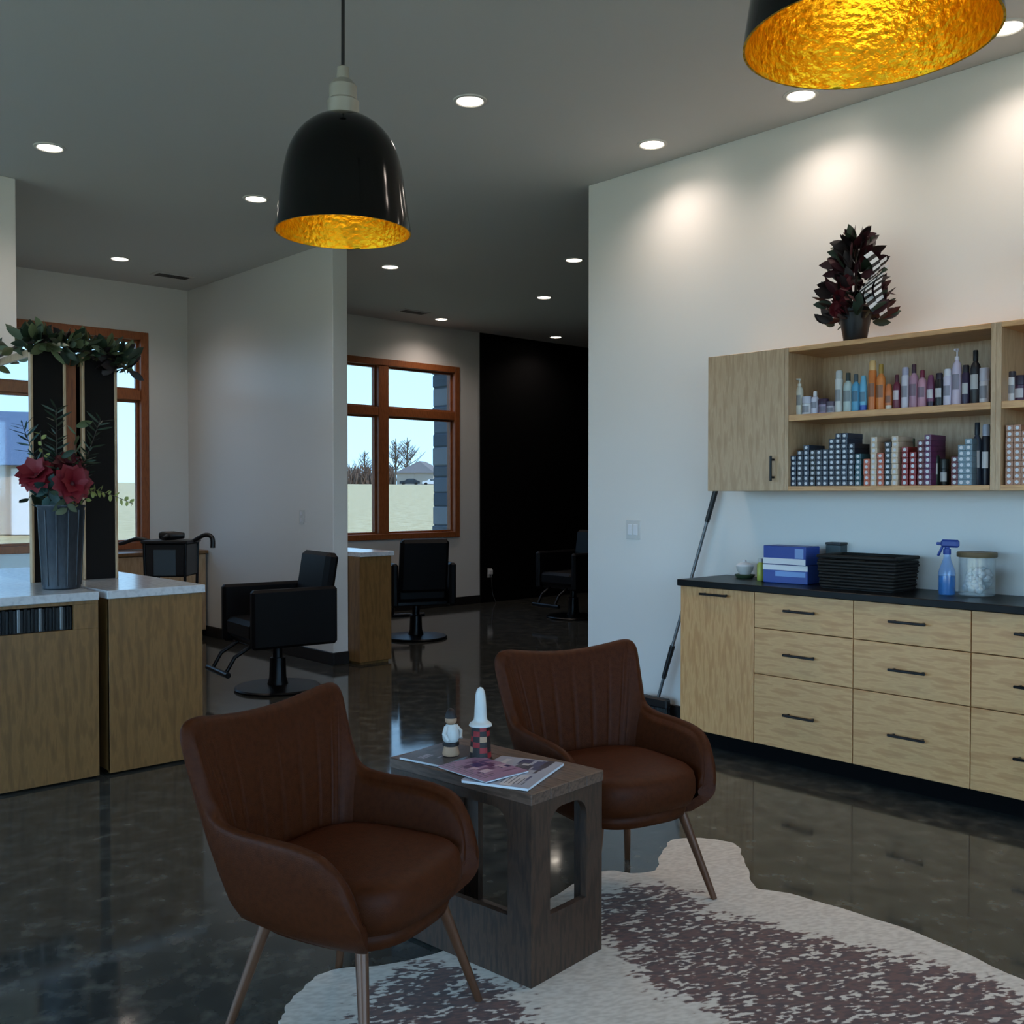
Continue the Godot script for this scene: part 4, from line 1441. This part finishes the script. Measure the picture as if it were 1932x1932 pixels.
	var stacks := [[1496, "slate blue", 6], [1508, "navy", 7], [1520, "slate blue", 8], [1532, "black", 7], [1544, "navy", 7], [1556, "slate blue", 7], [1568, "navy", 9], [1580, "navy", 10], [1592, "slate blue", 10], [1605, "navy", 8], [1618, "teal", 6],
		[1634, "orange-red", 5], [1647, "cream", 9], [1660, "orange-red", 6], [1674, "black", 8], [1687, "cream", 9], [1706, "dark red", 7], [1721, "dark red", 6], [1736, "maroon", 8], [1749, "purple", 9], [1800, "maroon", 5], [1813, "grey-blue", 7], [1826, "grey-blue", 8],
		[1903, "terracotta", 10], [1918, "terracotta", 10], [1933, "terracotta", 9]]
	var nth := ["lowest", "second from below", "third from below", "fourth from below", "fifth from below", "sixth from below", "seventh from below", "eighth from below", "ninth from below", "tenth from below"]
	var order := ["first", "second", "third", "fourth", "fifth", "sixth", "seventh", "eighth", "ninth", "tenth", "11th", "12th", "13th", "14th", "15th", "16th", "17th", "18th", "19th", "20th", "21st", "22nd", "23rd"]
	var cn := -1
	var dots := pmat(col(206, 208, 214))
	for s in stacks:
		var p := on_x(s[0], 915, 4.47)
		cn += 1
		for k in s[2]:
			var where: String = "of the %s column past the shelf upright" % order[cn - 23] if s[0] > 1880 else "of the %s column from the door cabinet" % order[cn]
			var t := thing("colour_carton", "%s dotted carton, %s %s" % [s[1], nth[k], where], "carton", Vector3(4.548 + rng.randf_range(-0.002, 0.002), yb + 0.0129 + k * 0.0257, p.z + rng.randf_range(-0.0005, 0.0005)), 0.0, "small hair colour cartons on the lower shelf")
			part("carton_body", carton, pmat(names[s[1]]), t)
			part("dot", dot, dots, t)

# ---------------------------------------------------------------- plants and flowers
func leaf_mesh(l: float, w: float, bend := 0.25) -> Mesh:   # grows along +y, faces +z
	var st := surf()
	st.set_smooth_group(1)
	var n := 5
	for i in n:
		var p := []
		for q in [i, i + 1]:
			var f := float(q) / n
			var ww := w * 0.5 * pow(sin(PI * clampf(f * 0.94 + 0.06, 0, 1)), 0.8)
			var z := bend * l * f * f
			p.append([Vector3(-ww, l * f, z + ww * 0.3), Vector3(0, l * f, z), Vector3(ww, l * f, z + ww * 0.3)])
		quad(st, p[0][0], p[0][1], p[1][1], p[1][0])
		quad(st, p[0][1], p[0][2], p[1][2], p[1][1])
	st.generate_normals()
	return st.commit()

func aim(d: Vector3, at: Vector3, roll: float, s := 1.0) -> Transform3D:   # +y along d
	var y := d.normalized()
	var x := y.cross(Vector3(0.3, 0.2, 1)).normalized()
	return Transform3D(Basis(x, y, x.cross(y)) * Basis(Vector3.UP, roll) * Basis.from_scale(Vector3.ONE * s), at)

func sprig(parent: Node3D, called: String, pts: Array, leaf: Mesh, m: Material, count: int, spread: float, r: RandomNumberGenerator) -> void:
	var st := surf()
	tube(st, pts, 0.003, 0.0015, 5)
	obj("stem", st, M.twig, parent)
	for i in count:
		var f := (i + 0.6) / count * (pts.size() - 1)
		var k := mini(int(f), pts.size() - 2)
		var p: Vector3 = pts[k].lerp(pts[k + 1], f - k)
		var d: Vector3 = (pts[k + 1] - pts[k]).normalized()
		var a := i * 2.4 + r.randf() * 0.6
		var side := d.cross(Vector3(cos(a), 0.3, sin(a))).normalized()
		part(called, leaf, m, parent, aim(d * (1.0 - spread) + side * spread, p, r.randf() * TAU, r.randf_range(0.75, 1.15)))

func red_flower(label: String, at: Vector3, face: Vector3, s: float, m: Material, r: RandomNumberGenerator) -> void:
	var t := thing("red_flower", label, "flower", at, 0.0, "red flowers in the zinc vase")
	var petal := leaf_mesh(0.06 * s, 0.062 * s, -0.5)
	var x := face.cross(Vector3.UP).normalized()
	var up := x.cross(face).normalized()
	for ring in 3:
		for i in [6, 9, 12][ring]:
			var a: float = TAU * i / [6, 9, 12][ring] + ring * 0.4
			var o := x * cos(a) + up * sin(a)
			var open: float = [0.3, 0.7, 1.2][ring]
			var d := (face * cos(open) + o * sin(open)).normalized()
			var b := Basis()
			b.y = d
			b.z = (-face * sin(open) + o * cos(open)).normalized() * -1.0
			b.x = b.y.cross(b.z)
			part("petal", petal, m, t, Transform3D(b * Basis.from_scale(Vector3.ONE * r.randf_range(0.88, 1.1)), o * 0.006 * s))
	var st := surf()
	lathe(st, [Vector2(0, -0.008), Vector2(0.01, -0.004), Vector2(0.012, 0.008), Vector2(0, 0.016)], 10, aim(face, Vector3.ZERO, 0))
	obj("centre", st, M.petal_deep, t)

func build_plants() -> void:
	var r := RandomNumberGenerator.new()
	r.seed = 33
	# zinc vase on the near white top
	var vp := Vector3(1.70, 0.905, -5.17)
	var t := thing("flower_vase", "tall grey zinc vase of red flowers on the white station top", "vase", vp)
	var st := surf()
	lathe(st, [Vector2(0, 0), Vector2(0.082, 0), Vector2(0.088, 0.006), Vector2(0.108, 0.40), Vector2(0.113, 0.408), Vector2(0.113, 0.416), Vector2(0.107, 0.416), Vector2(0.09, 0.1), Vector2(0, 0.09)], 48)
	obj("body", st, M.vase_zinc, t)
	for k in 12:   # fluted ribs
		var a := TAU * k / 12.0
		st = surf()
		tube(st, [Vector3(cos(a) * 0.0885, 0.02, sin(a) * 0.0885), Vector3(cos(a) * 0.098, 0.2, sin(a) * 0.098), Vector3(cos(a) * 0.108, 0.39, sin(a) * 0.108)], 0.004, 0.004, 6)
		obj("rib", st, M.vase_zinc, t)
	var rim := vp + Vector3(0, 0.42, 0)
	var cam := (EYE - rim)
	cam.y = 0
	cam = cam.normalized()
	var right := Vector3(0.7373, 0, 0.6756)
	red_flower("bright red flower on the mirror-glass side of the vase", rim + Vector3(0, 0.14, 0) - right * 0.115 + cam * 0.09, (cam * 0.8 - right * 0.35 + Vector3(0, 0.5, 0)).normalized(), 1.35, M.petal_red, r)
	red_flower("crimson flower low on the window side of the vase", rim + Vector3(0, 0.10, 0) + right * 0.055 + cam * 0.11, (cam + right * 0.3 + Vector3(0, 0.3, 0)).normalized(), 1.35, M.petal_red, r)
	red_flower("deep red flower behind the two bright ones in the vase", rim + Vector3(0, 0.19, 0) + right * 0.04 + cam * 0.02, (cam * 0.6 + Vector3(0, 0.8, 0)).normalized(), 1.1, M.petal_deep, r)
	var broad := leaf_mesh(0.085, 0.04, 0.3)
	var needle := leaf_mesh(0.075, 0.011, 0.1)
	var small := leaf_mesh(0.035, 0.02, 0.2)
	var kinds := [
		["dark pine sprig rising highest out of the vase", needle, "leaf_dark", Vector3(-0.02, 0.48, 0), 60], ["dark pine sprig leaning to the window side of the vase", needle, "leaf_dark", Vector3(0.20, 0.42, 0), 60], ["dark pine sprig leaning to the mirror-glass side of the vase", needle, "leaf_teal", Vector3(-0.19, 0.40, 0), 56],
		["olive sprig with yellowish leaves above the red flowers", small, "leaf_yellow", Vector3(-0.10, 0.36, 0), 16], ["olive leaf sprig upright behind the red flowers", broad, "leaf_olive", Vector3(0.08, 0.40, 0), 12], ["long pale sprig drooping out past the mirror case", small, "leaf_yellow", Vector3(0.36, 0.0, 0), 30],
		["dark green leaves hanging over the vase rim by the mirror glass", broad, "leaf_dark", Vector3(-0.17, 0.02, 0), 9], ["sage leaves hanging over the front of the vase rim", broad, "leaf_sage", Vector3(0.03, -0.03, 0.12), 9], ["teal leaves under the bright red flower", broad, "leaf_teal", Vector3(-0.06, 0.03, 0.13), 10], ["yellow-green leaves on the window side of the vase rim", small, "leaf_yellow", Vector3(0.16, 0.06, 0.05), 18], ["dark leaf sprig between the two bright red flowers", broad, "leaf_dark", Vector3(0.0, 0.24, 0.05), 10]]
	for k in kinds:
		var s := thing("foliage_sprig", k[0], "foliage", rim, 0.0, "greenery in the zinc vase")
		var e: Vector3 = right * k[3].x + Vector3(0, k[3].y, 0) + cam * k[3].z
		var p0: Vector3 = right * clampf(k[3].x, -0.06, 0.06) + cam * clampf(k[3].z, -0.05, 0.06)
		var mid: Vector3 = p0.lerp(e, 0.5) + Vector3(0, 0.06 if k[3].y < 0.1 else 0.02, 0)
		sprig(s, "leaf", curve_pts([p0 + Vector3(0, -0.05, 0), p0.lerp(mid, 0.6) + Vector3(0, 0.02, 0), mid, e], 8), k[1], M[k[2]], k[4], 0.65, r)
	# garland draped over the mirror cases
	t = thing("leaf_garland", "green and olive leaf garland draped over the tops of the mirror cases", "garland", Vector3(1.69, 2.135, -5.6))
	var eu := leaf_mesh(0.1, 0.046, 0.25)
	var path := curve_pts([Vector3(0.49, -0.07, 0.045), Vector3(0.42, -0.005, 0.04), Vector3(0.26, 0.012, 0.04), Vector3(0.10, 0.035, 0.04), Vector3(-0.02, 0.03, -0.04), Vector3(-0.035, 0.0, -0.45), Vector3(-0.035, 0.0, -0.85), Vector3(-0.03, 0.01, -1.2)], 40)
	st = surf()
	tube(st, path, 0.008, 0.008, 6)
	obj("vine", st, M.twig, t)
	for i in 290:
		var f := r.randf() * 39.9
		if i % 4:
			f = r.randf() * 23.0
		var k := int(f)
		var p: Vector3 = path[k].lerp(path[k + 1], f - k)
		var d := Vector3(r.randf_range(-1, 1), r.randf_range(-0.5, 1.1), r.randf_range(-1, 1)).normalized()
		part("leaf", eu, M[["leaf_dark", "leaf_olive", "leaf_sage", "leaf_dark", "leaf_olive", "plum_black"][i % 6]], t, aim(d, p + d * r.randf_range(0.0, 0.05), r.randf() * TAU, r.randf_range(0.6, 1.2)))
	# burgundy table-top tree in a black pot, on the wall shelves
	var tp := Vector3(4.53, UY1, -2.47)
	t = thing("potted_tree", "small burgundy decorative tree with zebra-striped ribbon in a black pot", "plant", tp)
	st = surf()
	lathe(st, [Vector2(0, 0), Vector2(0.05, 0), Vector2(0.054, 0.005), Vector2(0.078, 0.135), Vector2(0.085, 0.14), Vector2(0.085, 0.158), Vector2(0.078, 0.16), Vector2(0.07, 0.13), Vector2(0, 0.125)], 32)
	obj("pot", st, M.black_plastic, t)
	st = surf()
	tube(st, [Vector3(0, 0.1, 0), Vector3(0.005, 0.3, 0), Vector3(0, 0.48, 0)], 0.01, 0.004, 8)
	obj("trunk", st, M.twig, t)
	var bl := leaf_mesh(0.085, 0.04, 0.3)
	for i in 280:
		var f := pow(r.randf(), 1.25)
		var y := 0.10 + 0.40 * f
		var rad := 0.16 * pow(1.0 - f, 0.75) + 0.015
		var a := r.randf() * TAU
		var o := Vector3(cos(a), 0, sin(a))
		var m: Material = M[["burgundy", "plum_black", "plum_black", "burgundy", "leaf_dark"][i % 5]]
		part("leaf", bl, m, t, aim(o + Vector3(0, r.randf_range(-0.1, 1.3), 0), o * rad * sqrt(r.randf()) * 0.8 + Vector3(0, y, 0), r.randf() * TAU, r.randf_range(0.8, 1.3)))
	var rp := leaf_mesh(0.05, 0.035, -0.3)
	for q in [[-0.13, 0.20], [-0.10, 0.27], [-0.15, 0.14]]:
		for i in 8:
			var a := TAU * i / 8.0
			var face := cam
			var o := right * cos(a) + Vector3.UP * sin(a)
			part("flower_petal", rp, M.petal_deep, t, aim(o * 0.9 + face * 0.4, right * q[0] + Vector3(0, q[1], 0) + face * 0.07, a))
	# zebra ribbon: alternating black and white stripes curling down the front
	for j in 3:
		var prev := []
		for i in 17:
			var f := i / 16.0
			var c: Vector3 = right * (-0.045 + 0.035 * j + 0.03 * sin(f * 5.0 + j)) + Vector3(0, 0.40 - 0.24 * f - 0.03 * j, 0) + cam * (0.14 + 0.02 * sin(f * 6.0 + j * 2.0))
			var e := [c - right * 0.017 - Vector3(0, 0.012, 0), c + right * 0.017 + Vector3(0, 0.012, 0)]
			if prev:
				st = surf()
				st.set_smooth_group(-1)
				var back := -cam * 0.002
				facet(st, [prev[0], prev[1], e[1], e[0]], c - cam)
				facet(st, [prev[0] + back, prev[1] + back, e[1] + back, e[0] + back], c + cam)
				facet(st, [prev[0], e[0], e[0] + back, prev[0] + back], c)
				facet(st, [prev[1], e[1], e[1] + back, prev[1] + back], c)
				obj("ribbon_stripe", st, M.white_paper if i % 2 else M.black_plastic, t)
			prev = e
	# green plant at the edge of the picture
	t = thing("green_plant", "bushy bright green plant in a white pot on top of the open shelf", "plant", Vector3(4.58, UY1, -1.50))
	st = surf()
	lathe(st, [Vector2(0, 0), Vector2(0.06, 0), Vector2(0.075, 0.11), Vector2(0.08, 0.115), Vector2(0.07, 0.115), Vector2(0, 0.10)], 28)
	obj("pot", st, M.plate_white, t)
	for i in 130:
		var a := r.randf() * TAU
		var v := r.randf_range(-0.2, 1.0)
		var o := Vector3(cos(a) * sqrt(1 - v * v * 0.9), v, sin(a) * sqrt(1 - v * v * 0.9))
		part("leaf", bl, M[["leaf_green", "leaf_green", "leaf_olive"][i % 3]], t, aim(o, Vector3(0, 0.26, 0) + o * r.randf_range(0.02, 0.09), r.randf() * TAU, r.randf_range(0.8, 1.3)))
	st = surf()
	tube(st, [Vector3(0, 0.09, 0), Vector3(0.004, 0.18, 0), Vector3(0, 0.28, 0)], 0.008, 0.005, 6)
	obj("stem", st, M.twig, t)

# ---------------------------------------------------------------- small things
func cover_tex(sd: int, paper: Color, blots: Array) -> ImageTexture:   # the printed cover of a magazine: picture blocks and lines of type
	var im := Image.create(96, 128, false, Image.FORMAT_RGB8)
	im.fill(paper)
	var r := RandomNumberGenerator.new()
	r.seed = sd
	for b in blots:
		for k in b[1]:
			var c: Color = b[0]
			im.fill_rect(Rect2i(r.randi_range(2, 74), r.randi_range(18, 108), r.randi_range(6, 30), r.randi_range(5, 24)), c.lerp(paper, r.randf() * 0.4))
	for k in 14:
		im.fill_rect(Rect2i(8, 4 + k * 8, r.randi_range(10, 34), 2), Color(0.15, 0.15, 0.18).lerp(paper, 0.3))
	return ImageTexture.create_from_image(im)

func magazine(label: String, x: float, z: float, y: float, turn: float, s: Vector2, sd: int, paper: Color, blots: Array, th := 0.006) -> void:
	var t := thing("magazine", label, "magazine", table_at(x, z, TH + y), TABLE_TURN + turn)
	bx("pages", Vector3(0, th / 2.0, 0), Vector3(s.x - 0.004, th - 0.0015, s.y - 0.004), M.white_paper, t, 0.0008)
	var m := mat("cover_%d" % sd, Color.WHITE, 0.3)
	m.albedo_texture = cover_tex(sd, paper, blots)
	var st := surf()
	st.set_smooth_group(-1)
	var h := Vector3(s.x / 2.0, 0, s.y / 2.0)
	var n := 8
	for i in n:
		var p := []
		for q in [[i, -1], [i, 1], [i + 1, 1], [i + 1, -1]]:
			var f := float(q[0]) / n
			p.append([Vector3(lerpf(-h.x, h.x, f), th + 0.002 * sin(f * PI), q[1] * h.z), Vector2(f, 0.5 + q[1] * 0.5)])
		for k in [0, 2, 1, 0, 3, 2]:
			st.set_uv(p[k][1])
			st.add_vertex(p[k][0])
	obj("cover", st, m, t)

func build_small_things() -> void:
	# magazines on the side table
	magazine("open blue-grey magazine near the corner of the side table", 0.115, 0.165, 0.0003, 0.32, Vector2(0.29, 0.21), 5, col(168, 168, 180), [[col(46, 48, 86), 9], [col(60, 56, 68), 6], [col(214, 204, 202), 4]], 0.009)
	magazine("pink and purple magazine beside the red and black decoration", 0.055, 0.235, 0.0118, -0.1, Vector2(0.17, 0.22), 6, col(160, 124, 150), [[col(92, 54, 92), 8], [col(58, 48, 96), 5], [col(214, 188, 198), 4]], 0.005)
	magazine("dark magazine with pale edges at the far end of the side table", 0.12, 0.47, 0.0003, 0.12, Vector2(0.23, 0.17), 8, col(66, 58, 62), [[col(30, 28, 34), 6], [col(150, 140, 150), 2]], 0.008)
	# decoration with a white pointed top over a red and black patterned body
	var t := thing("holiday_decoration", "red and black patterned decoration with a tall white pointed top", "decoration", table_at(0.16, 0.345, TH + 0.001))
	var st := surf()
	lathe(st, [Vector2(0, 0), Vector2(0.036, 0.0), Vector2(0.038, 0.006), Vector2(0.034, 0.012)], 24)
	obj("foot", st, M.black_plastic, t)
	var red := mat("deco_red", col(140, 26, 34), 0.55)
	var dk := mat("deco_black", col(28, 20, 22), 0.55)
	var tan := mat("deco_tan", col(176, 140, 112), 0.6)
	for k in 6:
		for i in 8:
			st = surf()
			var a0 := TAU * i / 8.0
			var rows := []
			for q in 2:
				var row := []
				var yy := 0.012 + (k + q) * 0.0165
				var rr := 0.034 - 0.0012 * (k + q)
				for g in 4:
					var a := a0 + TAU / 8.0 * g / 3.0
					row.append(Vector3(cos(a) * rr, yy, -sin(a) * rr))
				rows.append(row)
			sheet(st, rows, false, 1)
			obj("check", st, [red, dk, tan][(i + k * 2) % 3 if (i + k) % 4 == 0 else (i + k) % 2], t)
	st = surf()
	lathe(st, curve_pts([Vector2(0.036, 0.108), Vector2(0.033, 0.116), Vector2(0.021, 0.128), Vector2(0.018, 0.17), Vector2(0.015, 0.205), Vector2(0.009, 0.222), Vector2(0.0, 0.228)], 24), 24)
	lathe(st, [Vector2(0, 0.107), Vector2(0.036, 0.108)], 24)
	obj("pointed_top", st, M.plate_white, t)
	# little figurine beside it
	t = thing("figurine", "small figurine with dark cap, pale body and dark belt on the side table", "figurine", table_at(0.115, 0.43, TH + 0.0105))
	st = surf()
	lathe(st, curve_pts([Vector2(0.0, 0.0), Vector2(0.024, 0.0), Vector2(0.026, 0.012), Vector2(0.02, 0.03)], 10), 20)
	obj("base", st, tan, t)
	st = surf()
	lathe(st, [Vector2(0.02, 0.029), Vector2(0.026, 0.032), Vector2(0.026, 0.042), Vector2(0.021, 0.044)], 20)
	obj("belt", st, dk, t)
	st = surf()
	lathe(st, curve_pts([Vector2(0.021, 0.043), Vector2(0.026, 0.055), Vector2(0.024, 0.08), Vector2(0.014, 0.098)], 12), 20)
	obj("body", st, M.plate_white, t)
	st = surf()
	lathe(st, curve_pts([Vector2(0.008, 0.096), Vector2(0.017, 0.104), Vector2(0.018, 0.116), Vector2(0.012, 0.128), Vector2(0, 0.13)], 12), 18)
	obj("head", st, tan, t)
	st = surf()
	lathe(st, curve_pts([Vector2(0.02, 0.118), Vector2(0.017, 0.128), Vector2(0.01, 0.142), Vector2(0.0, 0.148)], 10), 18)
	obj("cap", st, dk, t)
	for s in [-1.0, 1.0]:
		st = surf()
		tube(st, [Vector3(s * 0.018, 0.09, 0), Vector3(s * 0.033, 0.072, 0.008), Vector3(s * 0.026, 0.052, 0.018)], 0.008, 0.006, 8)
		obj("arm", st, M.plate_white, t)
	# switch plates
	t = thing("light_switch", "white double switch plate on the right wall near its corner", "switch", Vector3(WX, 1.15, -4.10))
	bx("plate", Vector3(-0.003, 0, 0), Vector3(0.006, 0.118, 0.115), M.plate_white, t, 0.002)
	for s in [-1.0, 1.0]:
		bx("rocker", Vector3(-0.008, 0, s * 0.023), Vector3(0.006, 0.066, 0.032), M.white_paper, t, 0.002)
	t = thing("wall_outlet", "white outlet plate on the partition wall above the styling chair", "outlet", Vector3(4.34, 1.18, -7.33))
	bx("plate", Vector3(-0.003, 0, 0), Vector3(0.006, 0.118, 0.075), M.plate_white, t, 0.002)
	for s in [-1.0, 1.0]:
		bx("socket", Vector3(-0.0075, s * 0.027, 0), Vector3(0.004, 0.034, 0.028), M.white_paper, t, 0.002)
	t = thing("black_wall_outlet", "white outlet with a plugged-in adapter low on the black wall", "outlet", Vector3(8.31, 0.37, WZ + 0.012))
	bx("plate", Vector3(0, 0, 0.003), Vector3(0.075, 0.118, 0.006), M.plate_white, t, 0.002)
	bx("adapter", Vector3(0, 0.01, 0.022), Vector3(0.05, 0.06, 0.032), M.white_paper, t, 0.004)
	st = surf()
	tube(st, [Vector3(0, -0.02, 0.022), Vector3(0.01, -0.12, 0.03), Vector3(0.03, -0.26, 0.02), Vector3(0.05, -0.366, 0.06)], 0.004, 0.004, 6)
	obj("cable", st, M.grey_metal, t)
	# ceiling vents
	for q in [[Vector3(3.934, HC, -8.92), "small slotted ceiling vent before the near bay's window wall"], [Vector3(6.674, HC, -8.89), "small slotted ceiling vent in front of the tall window"]]:
		t = thing("ceiling_vent", q[1], "vent", q[0])
		bx("frame", Vector3(0, -0.004, 0), Vector3(0.36, 0.008, 0.16), M.ceiling_paint, t, 0.002)
		for k in 5:
			bx("slot", Vector3(0, -0.009, -0.05 + k * 0.025), Vector3(0.3, 0.004, 0.010), M.baseboard_black, t, 0.001)
	# black salon trolley with a hair dryer in its holder, in the near bay
	t = thing("salon_trolley", "black salon trolley with a grey front between the mirror case and partition wall", "trolley", Vector3(3.33, 0, -7.6), -0.75)
	for s in [[-1, -1], [1, -1], [-1, 1], [1, 1]]:
		st = surf()
		tube(st, [Vector3(s[0] * 0.15, 0.05, s[1] * 0.14), Vector3(s[0] * 0.15, 0.5, s[1] * 0.14), Vector3(s[0] * 0.16, 1.0, s[1] * 0.15)], 0.012, 0.012, 8)
		obj("post", st, M.black_metal, t)
		st = surf()
		lathe(st, [Vector2(0, -0.012), Vector2(0.026, -0.012), Vector2(0.026, 0.012), Vector2(0, 0.012)], 14, Transform3D(Basis(Vector3.FORWARD, PI / 2), Vector3(s[0] * 0.15, 0.026, s[1] * 0.14)))
		obj("castor", st, M.tyre, t)
	for y in [0.2, 0.48]:
		bx("shelf", Vector3(0, y, 0), Vector3(0.32, 0.02, 0.30), M.black_plastic, t, 0.004)
	st = surf()
	box(st, Vector3(0, 0.86, 0.0), Vector3(0.32, 0.26, 0.30), 0.012)
	obj("bin", st, M.black_plastic, t)
	bx("front_panel", Vector3(0, 0.84, 0.153), Vector3(0.17, 0.2, 0.008), mat("slate_front", col(70, 82, 90), 0.3), t, 0.002)
	bx("top_tray", Vector3(0, 1.0, 0), Vector3(0.36, 0.022, 0.34), M.black_plastic, t, 0.004)
	st = surf()
	tube(st, curve_pts([Vector3(0.17, 1.0, 0.0), Vector3(0.27, 1.05, 0.02), Vector3(0.33, 1.03, 0.03), Vector3(0.335, 0.95, 0.03)], 14), 0.016, 0.02, 8)
	obj("side_handle", st, M.black_plastic, t)
	st = surf()
	tube(st, curve_pts([Vector3(-0.17, 1.0, 0.0), Vector3(-0.26, 1.02, 0.02), Vector3(-0.36, 0.99, 0.03), Vector3(-0.40, 0.98, 0.03)], 14), 0.016, 0.014, 8)
	obj("side_handle", st, M.black_plastic, t)
	t = thing("hair_dryer", "black hair dryer lying on top of the black salon trolley", "hair dryer", Vector3(3.33, 1.045, -7.6), -0.6)
	st = surf()
	lathe(st, [Vector2(0, -0.09), Vector2(0.025, -0.09), Vector2(0.034, -0.07), Vector2(0.034, 0.02), Vector2(0.024, 0.09), Vector2(0.02, 0.1), Vector2(0, 0.1)], 20, Transform3D(Basis(Vector3.FORWARD, PI / 2)))
	obj("barrel", st, M.black_plastic, t)
	st = surf()
	tube(st, [Vector3(-0.02, 0.0, 0.02), Vector3(-0.03, -0.01, 0.08), Vector3(-0.04, -0.015, 0.13)], 0.018, 0.015, 10)
	obj("grip", st, M.black_plastic, t)
